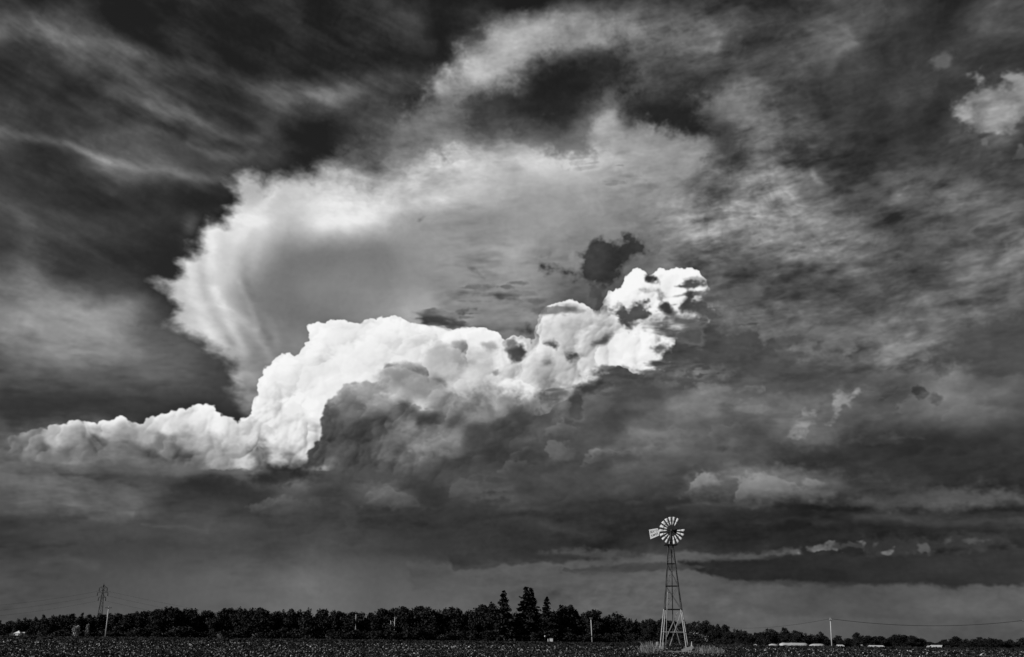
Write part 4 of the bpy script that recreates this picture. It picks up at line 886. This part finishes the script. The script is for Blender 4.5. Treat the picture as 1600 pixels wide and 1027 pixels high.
def bag(px0, px1, py0, py1, D, lab, slant=0.0, seed=1):
    """long plastic-wrapped roll lying on the ground"""
    a, b = at(px0, py1, D), at(px1, py1, D); hgt = at((px0 + px1) / 2, py0, D).z; L = b.x - a.x; r = random.Random(seed)
    o = empty('silage_bag', (a.x, D, 0), lab, 'silage bag'); m = MB(); n = 16; k_ = max(6, int(L / .7)); vs = []; fs = []
    for i in range(k_ + 1):
        f = i / k_; x = L * f; e = min(f, 1 - f) * L; s = min(1, .55 + e * .6) * r.uniform(.94, 1.04)
        for k in range(n):
            t = 2 * math.pi * k / n; zz = hgt * .5 + hgt * .5 * s * math.sin(t); y = .95 * s * math.cos(t)
            vs.append((x + slant * zz, y, max(zz, .01)))
    for i in range(k_):
        for k in range(n): fs.append((i * n + k, i * n + (k + 1) % n, (i + 1) * n + (k + 1) % n, (i + 1) * n + k))
    fs += [tuple(range(n))[::-1], tuple(range(k_ * n, k_ * n + n))]; m.add(vs, fs, True); m.build('wrap', MT['wrap'], o)
    m = MB()
    for i in range(1, int(L / 3)):
        x = i * 3.0
        m.bar((x, -.97, .5 * hgt), (x, -.5, hgt * 1.0), .05, .05, 6)
    if m.v: m.build('strap', MT['roof'], o)
bag(1218.5, 1263, 1004.6, 1011, 276, 'long white plastic bag, longest of the row at the field edge', 0, 2)
bag(1263.4, 1286.5, 1006, 1011, 277, 'lower right end bag of the long white row, nearest the roadside pole', .5, 3)
bag(1202.5, 1216, 1006, 1010.5, 276, 'short white bag left of the gap in the long white row', -.2, 4)
bag(1179.5, 1184.5, 1006, 1010, 280, 'small white wrapped bale alone left of the white row', -.3, 5)
def shed(px0, px1, py_e, py_r, D, lab, dep=4.0, roofmat='roof', lean=0.0):
    a, b = at(px0, 1010, D), at(px1, 1010, D); ze, zr = at(px0, py_e, D).z, at(px0, py_r, D).z; L = b.x - a.x
    o = empty('shed', ((a.x + b.x) / 2, D, 0), lab, 'shed', None)
    m = MB(); m.box((0, dep / 2, ze / 2), (L - .3, dep, ze)); m.add([(-L / 2 + .15, 0, ze), (-L / 2 + .15, dep, ze), (-L / 2 + .15, dep / 2, zr - .05)], [(0, 2, 1)]); m.add([(L / 2 - .15, 0, ze), (L / 2 - .15, dep, ze), (L / 2 - .15, dep / 2, zr - .05)], [(0, 1, 2)]); m.build('wall', MT['wall'], o)
    m = MB()
    for s in (0, 1):
        y0, y1 = (-.3, dep / 2) if s == 0 else (dep + .3, dep / 2)
        zl = ze - .02; m.add([(-L / 2, y0, zl), (L / 2, y0, zl), (L / 2 + lean, y1, zr), (-L / 2 + lean, y1, zr), (-L / 2, y0, zl - .1), (L / 2, y0, zl - .1), (L / 2 + lean, y1, zr - .1), (-L / 2 + lean, y1, zr - .1)],
                             [(0, 1, 2, 3), (7, 6, 5, 4), (0, 4, 5, 1), (1, 5, 6, 2), (2, 6, 7, 3), (3, 7, 4, 0)])
    m.build('roof', MT[roofmat], o)
    n = max(1, int(L / 1.5))
    for k in range(n):
        x = -L / 2 + L * (k + .5) / n; m = MB(); m.box((x, -.02, ze * .45), (L / n * .45, .06, ze * .6)); m.build('door' if k == 0 else 'window', MT['dark'] if k % 2 == 0 else MT['white'], o)
shed(1312, 1320.5, 1010, 1007.5, 274, 'small pale-roofed shed right of the roadside pole')
shed(1345, 1349.5, 1010, 1007.6, 276, 'tiny pale hut between the two pale-roofed sheds', 2.0)
shed(1361.5, 1383, 1011.2, 1008.4, 273, 'long low shed with a bright white roof in the thicket', 3.2)
shed(1453.5, 1470, 1012, 1008, 274, 'white-roofed shed with a slanting roof under the sagging cable', 3.6, 'roof', 1.2)

# ---------------------------------------------------------------- the windmill
WD = 100.0
W0 = at(1053.5, 1016, WD); wm = empty('windmill', (W0.x, WD, 0), 'tall steel farm windmill with bladed wheel and lettered white tail vane', 'windmill')
def wl(px, py, dy=0.0):
    p = at(px, py, WD + dy); return Vector((p.x - W0.x, dy, p.z))
LEV = [(1016.5, 1053.8, 27.5), (988, 1052.8, 22.0), (952.5, 1051.6, 16.6), (916, 1050.2, 12.2), (881, 1048.9, 8.2), (852, 1047.8, 4.8)]
S = WD / 1490.0
def corner(l, k):
    py, cx_, rad = LEV[l]; c_ = wl(cx_, py); th = R(31 + 90 * k); q = rad * S * 1.02
    z = 0.0 if l == 0 else c_.z
    return Vector((c_.x + q * math.cos(th), q * math.sin(th), z))
for k in range(4):
    m = MB()
    for l in (2, 3, 4): m.bar(corner(l, k), corner(l + 1, k), .04, .034, 4)
    m.build('leg', MT['steel'], wm)
    m = MB()
    for l in (0, 1): m.bar(corner(l, k), corner(l + 1, k), .055, .05, 4)
    m.build('leg_post', MT['timber'], wm)
for l, r_, mt in ((1, .028, 'timber'), (2, .045, 'steel'), (3, .038, 'steel'), (4, .034, 'steel')):
    for k in range(4):
        m = MB(); m.bar(corner(l, k), corner(l, (k + 1) % 4), r_, None, 4); m.build('girt', MT[mt], wm)
for l in (2, 3, 4):
    for k in range(4):
        m = MB(); m.bar(corner(l, k), corner(l + 1, (k + 1) % 4), .014, None, 4); m.bar(corner(l, (k + 1) % 4), corner(l + 1, k), .014, None, 4); m.build('brace_rod', MT['steel'], wm)
for (a, b, r_, dy) in (((1065, 954), (1046.5, 1009), .055, -1.0), ((1058.5, 957), (1040.5, 998), .05, -.2), ((1051, 966), (1063, 1008), .014, .9), ((1052, 972), (1060, 986), .02, .5)):
    m = MB(); m.plank(wl(*a, dy), wl(*b, dy + .25), r_ * 2, .05, Vector((0, 1, 0))); m.build('diagonal_board', MT['timber'], wm)
m = MB(); m.bar((wl(1049.2, 858)), (wl(1051, 960)), .05, .05, 6); m.bar(wl(1051, 960), Vector((wl(1051.5, 1010).x, 0, 0)), .045, .045, 6); m.build('pump_rod', MT['steel'], wm)
m = MB(); m.bar(wl(1043, 925, -.9), wl(1040.5, 1014, -1.2), .03, .035, 6); m.build('water_pipe', MT['timber'], wm)
m = MB()
for k in range(9): m.bar(wl(1046 - .45 * k * .8, 872 + 9 * k, -.45), wl(1048.6 - .45 * k * .8, 872 + 9 * k, -.45), .02, None, 4)
m.build('ladder', MT['steel'], wm)
pc = wl(1047.8, 851.5); m = MB(); m.box(pc, (1.25, 1.1, .07)); m.build('platform', MT['steel'], wm)
m = MB(); m.bar(pc + Vector((0, 0, .04)), wl(1048.6, 829), .12, .09, 8); m.build('mast', MT['steel'], wm)
hub = wl(1050.2, 829.2); hd = empty('tmp', (0, 0, 0), None, None); bpy.data.objects.remove(hd)
yaw = R(-31); ax = Vector((math.sin(yaw), -math.cos(yaw), 0)); sd = Vector((math.cos(yaw), math.sin(yaw), 0)); up = Vector((0, 0, 1))
hc = hub + Vector((0, 0, 0)); back = hc - ax * .55
m = MB(); m.bar(hc + ax * .1, back - ax * .15, .16, .2, 10); m.box(back - ax * .1, (.36, .36, .42)); m.build('gearbox', MT['steel'], wm)
RW = 19.9 * S
wheel = MB(); wheel.bar(hc + ax * .22, hc + ax * .1, .12, .15, 12)
wo = wheel.build('wheel', MT['steel'], wm)
for rr, off in ((.40, .03), (.70, .06)):
    m = MB(); pts = []
    for k in range(49):
        t = 2 * math.pi * k / 48; pts.append(hc + ax * off + (sd * math.cos(t) + up * math.sin(t)) * RW * rr)
    m.tube(pts, .032, 5); m.build('rim', MT['steel'], wo)
for k in range(6):
    t = 2 * math.pi * (k + .25) / 6; m = MB(); m.bar(hc + ax * .16, hc + ax * .05 + (sd * math.cos(t) + up * math.sin(t)) * RW * .71, .022, .02, 5); m.build('spoke', MT['steel'], wo)
for k in range(18):
    if k in (1, 2): continue
    t = 2 * math.pi * (k - .15) / 18; er = sd * math.cos(t) + up * math.sin(t); et = -sd * math.sin(t) + up * math.cos(t)
    m = MB(); vs = []; fs = []; nr, nc = 5, 4
    for i in range(nr + 1):
        f = i / nr; rad = RW * (.38 + .62 * f); wd_ = RW * (.045 + .085 * f)
        pitch = R(46 - 16 * f)
        for j in range(nc + 1):
            s_ = (j / nc - .5) * 2; bow = .06 * RW * (1 - s_ * s_) * (.5 + .6 * f)
            q = hc + er * rad + (et * math.cos(pitch) + ax * math.sin(pitch)) * (s_ * wd_) + (ax * math.cos(pitch) - et * math.sin(pitch)) * bow
            vs.append(q)
    n0 = len(vs); nrm_ = ax * .012
    vs += [v - nrm_ for v in vs]
    for i in range(nr):
        for j in range(nc):
            a = i * (nc + 1) + j; f4 = (a, a + 1, a + nc + 2, a + nc + 1); fs.append(f4); fs.append(tuple(n0 + x for x in f4[::-1]))
    for i in range(nr):
        a, b = i * (nc + 1), (i + 1) * (nc + 1); fs.append((a, b, n0 + b, n0 + a)); a += nc; b += nc; fs.append((b, a, n0 + a, n0 + b))
    for j in range(nc):
        fs.append((j + 1, j, n0 + j, n0 + j + 1)); a = nr * (nc + 1) + j; fs.append((a, a + 1, n0 + a + 1, n0 + a))
    m.add(vs, fs, True); m.build('blade', MT['galv'], wo)
# tail: vane stands to the left of the wheel, turned to face the camera's left
vd = Vector((-math.cos(R(20)), math.sin(R(20)), 0)); vn = Vector((-vd.y, vd.x, 0)); vn = vn if vn.y < 0 else -vn
def vp(px, py):
    d = WD + .8; p = at(px, py, d); l = Vector((p.x - W0.x, .8, p.z)); org = back
    s_ = (l.x - org.x) / vd.x
    return Vector((org.x, org.y, 0)) + vd * s_ + Vector((0, 0, l.z))
prof = [vp(*q) for q in ((1015.2, 827), (1028, 825.2), (1030.8, 829.3), (1030.6, 834), (1029.8, 836.8), (1017.3, 842))]
m = MB(); n = len(prof); m.add([p + vn * .012 for p in prof] + [p - vn * .012 for p in prof], [tuple(range(n)), tuple(range(n, 2 * n))[::-1]] + [(i, n + i, n + (i + 1) % n, (i + 1) % n) for i in range(n)])
vane = m.build('tail_vane', MT['vane'], wm)
me = vane.data; bm = bmesh.new(); bm.from_mesh(me); bmesh.ops.recalc_face_normals(bm, faces=bm.faces); bm.to_mesh(me); bm.free()
m = MB()
for z in (.10, -.22): m.bar(back + Vector((0, 0, z * .4)), vp(1029.6, 831) + Vector((0, 0, z)), .03, .03, 6)
m.build('tail_boom', MT['steel'], wm)
def lettering(txt, pa, pb, hgt, parent):
    """flat letters lying on the vane between two photo points of its face"""
    cu = bpy.data.curves.new('lettering', 'FONT'); cu.body = txt; cu.align_x = 'CENTER'; cu.align_y = 'CENTER'; cu.offset = .006; cu.size = 1
    tmp = bpy.data.objects.new('tmp_text', cu); COL.objects.link(tmp); dg = bpy.context.evaluated_depsgraph_get(); dg.update()
    me = bpy.data.meshes.new_from_object(tmp.evaluated_get(dg)); bpy.data.objects.remove(tmp)
    me.name = 'lettering'; xs = [v.co.x for v in me.vertices]; ys = [v.co.y for v in me.vertices]; w = max(xs) - min(xs); h = max(ys) - min(ys)
    a, b = vp(*pa), vp(*pb); ex = (b - a); mid = (a + b) / 2 + vn * .018; L = ex.length
    for v in me.vertices: v.co = mid + ex / L * (v.co.x / w * L) + Vector((0, 0, 1)) * (v.co.y / h * hgt)
    me.materials.clear(); me.materials.append(MT['ink']); link('lettering', me, parent)
lettering('BEATTY', (1017.2, 831.0), (1029.3, 829.2), 3.9 * S, vane)
lettering('PUMPER', (1018.2, 837.4), (1028.8, 833.6), 3.6 * S, vane)

# ---------------------------------------------------------------- timber and grass round the windmill foot
def post(px, pt, dy, lab, w=.16, pointed=False):
    b, t = at(px, 1018, WD + dy), at(px, pt, WD + dy); o = empty('timber_post', (b.x, WD + dy, 0), lab, 'post')
    m = MB()
    if pointed: m.bar((0, 0, 0), (0, 0, t.z - .5), w * .7, w * .66, 4); m.bar((0, 0, t.z - .5), (0, 0, t.z), w * .66, .03, 4)
    else: m.box((0, 0, t.z / 2), (w, w, t.z))
    m.build('shaft', MT['timber'], o)
    m = MB(); m.bar((0, -w * .5, t.z - .3), (0, -w * .5 - .05, t.z - .3), .03, None, 6); m.build('bolt', MT['steel'], o)
post(1027.6, 1003, -1.2, 'short pale timber post, leftmost at the windmill foot')
post(1036.2, 1004, -1.6, 'pale timber post left of the windmill legs with a board leaning on it', .17)
post(1081.4, 1002.5, -1.5, 'bright pointed timber post at the right of the windmill foot', .17, True)
def board(pa, pb, dy, w, lab):
    a, b = at(*pa, WD + dy), at(*pb, WD + dy); o = empty('timber_board', (a.x, WD + dy, 0), lab, 'board'); m = MB(); off = Vector((a.x, WD + dy, 0))
    m.plank(a - off, b - off, w, .06); m.build('plank', MT['timber'], o)
    m = MB(); m.bar((b - off) * .92 + Vector((0, -.03, 0)), (b - off) * .92 + Vector((0, -.06, 0)), .025, None, 6); m.build('nail', MT['steel'], o)
board((1026.6, 1013.6), (1030.2, 1016.8), -1.75, .22, 'short pale board end at the foot of the leftmost post')
board((1029.5, 1017.2), (1036.4, 1010), -1.85, .24, 'pale board sloping up to the left timber post')
board((1065.5, 1017.2), (1083.5, 1011.2), -1.75, .27, 'long pale board sloping up to the pointed right post')
board((1036.5, 1018), (1083, 1018), -1.95, .05, 'low flat board along the front of the windmill foot')

def grass(px0, px1, n, h0, h1, lab, seed):
    r = np.random.default_rng(seed); P = r.random(n); X = np.array([at(px0 + (px1 - px0) * p, 1016, WD).x for p in P]); Yv = WD + r.uniform(-2.2, 2.2, n)
    h = (h0 + (h1 - h0) * r.random(n)) * (.75 + .5 * np.sin(P * 17 + seed) ** 2) * np.minimum(1, np.minimum(P, 1 - P) * 7 + .35)
    lean = r.normal(0, .28, (n, 2)); v = np.zeros((n, 4, 3)); w = .014 + .02 * r.random(n); ang = r.random(n) * 6.28
    for s, k in ((-1, 0), (1, 1)): v[:, k, 0] = X + s * w * np.cos(ang); v[:, k, 1] = Yv + s * w * np.sin(ang)
    for s, k in ((1, 2), (-1, 3)):
        v[:, k, 0] = X + lean[:, 0] * h + s * w * .35 * np.cos(ang); v[:, k, 1] = Yv + lean[:, 1] * h + s * w * .35 * np.sin(ang); v[:, k, 2] = h
    c_ = v.mean(1); me = bpy.data.meshes.new('dry_grass'); me.vertices.add(n * 4); me.vertices.foreach_set('co', v.astype(np.float32).ravel())
    me.loops.add(n * 4); me.loops.foreach_set('vertex_index', np.arange(n * 4, dtype=np.int32)); me.polygons.add(n); me.polygons.foreach_set('loop_start', np.arange(0, n * 4, 4, dtype=np.int32))
    me.materials.append(MT['grass']); me.update(calc_edges=True); me.validate()
    tag(link('dry_grass', me), lab, None, None, 'stuff')
grass(1003, 1029, 1100, .5, 1.25, 'pale dry grass tuft left of the windmill foot', 3)
grass(1082, 1128, 1500, .45, 1.0, 'pale dry grass strip right of the windmill foot', 4)
grass(1036, 1084, 260, .3, .7, 'sparse dry grass between the windmill legs', 6)

# the arc of spray that leaves the lower crossbar to the right
pts = [(1076, 988.4), (1080, 988.4), (1084, 988.6), (1088, 989), (1092, 990.2), (1096, 992), (1099, 993.6), (1102, 995.2), (1105.5, 997.4)]
r = np.random.default_rng(9); C_, U_, V_ = [], [], []
for i in range(95):
    f = r.random() ** .8 * (len(pts) - 1.001); k = int(f); a, b = pts[k], pts[k + 1]; q = at(a[0] + (b[0] - a[0]) * (f - k), a[1] + (b[1] - a[1]) * (f - k), WD)
    sp = .012 + .016 * f; p = np.array([q.x, WD, q.z]) + r.normal(0, 1, 3) * np.array([sp, sp, sp * 1.1]) - np.array([0, 0, abs(r.normal()) * sp])
    e = r.normal(size=3); e /= np.linalg.norm(e); g = np.cross(e, r.normal(size=3)); g /= np.linalg.norm(g); s = .018 + .014 * r.random()
    C_.append(p); U_.append(e * s); V_.append(g * s)
tag(link('water_spray', quads_mesh('water_spray', np.array(C_), np.array(U_), np.array(V_), MT['water'])), 'pale broken arc of spray falling to the right of the windmill', 'spray')
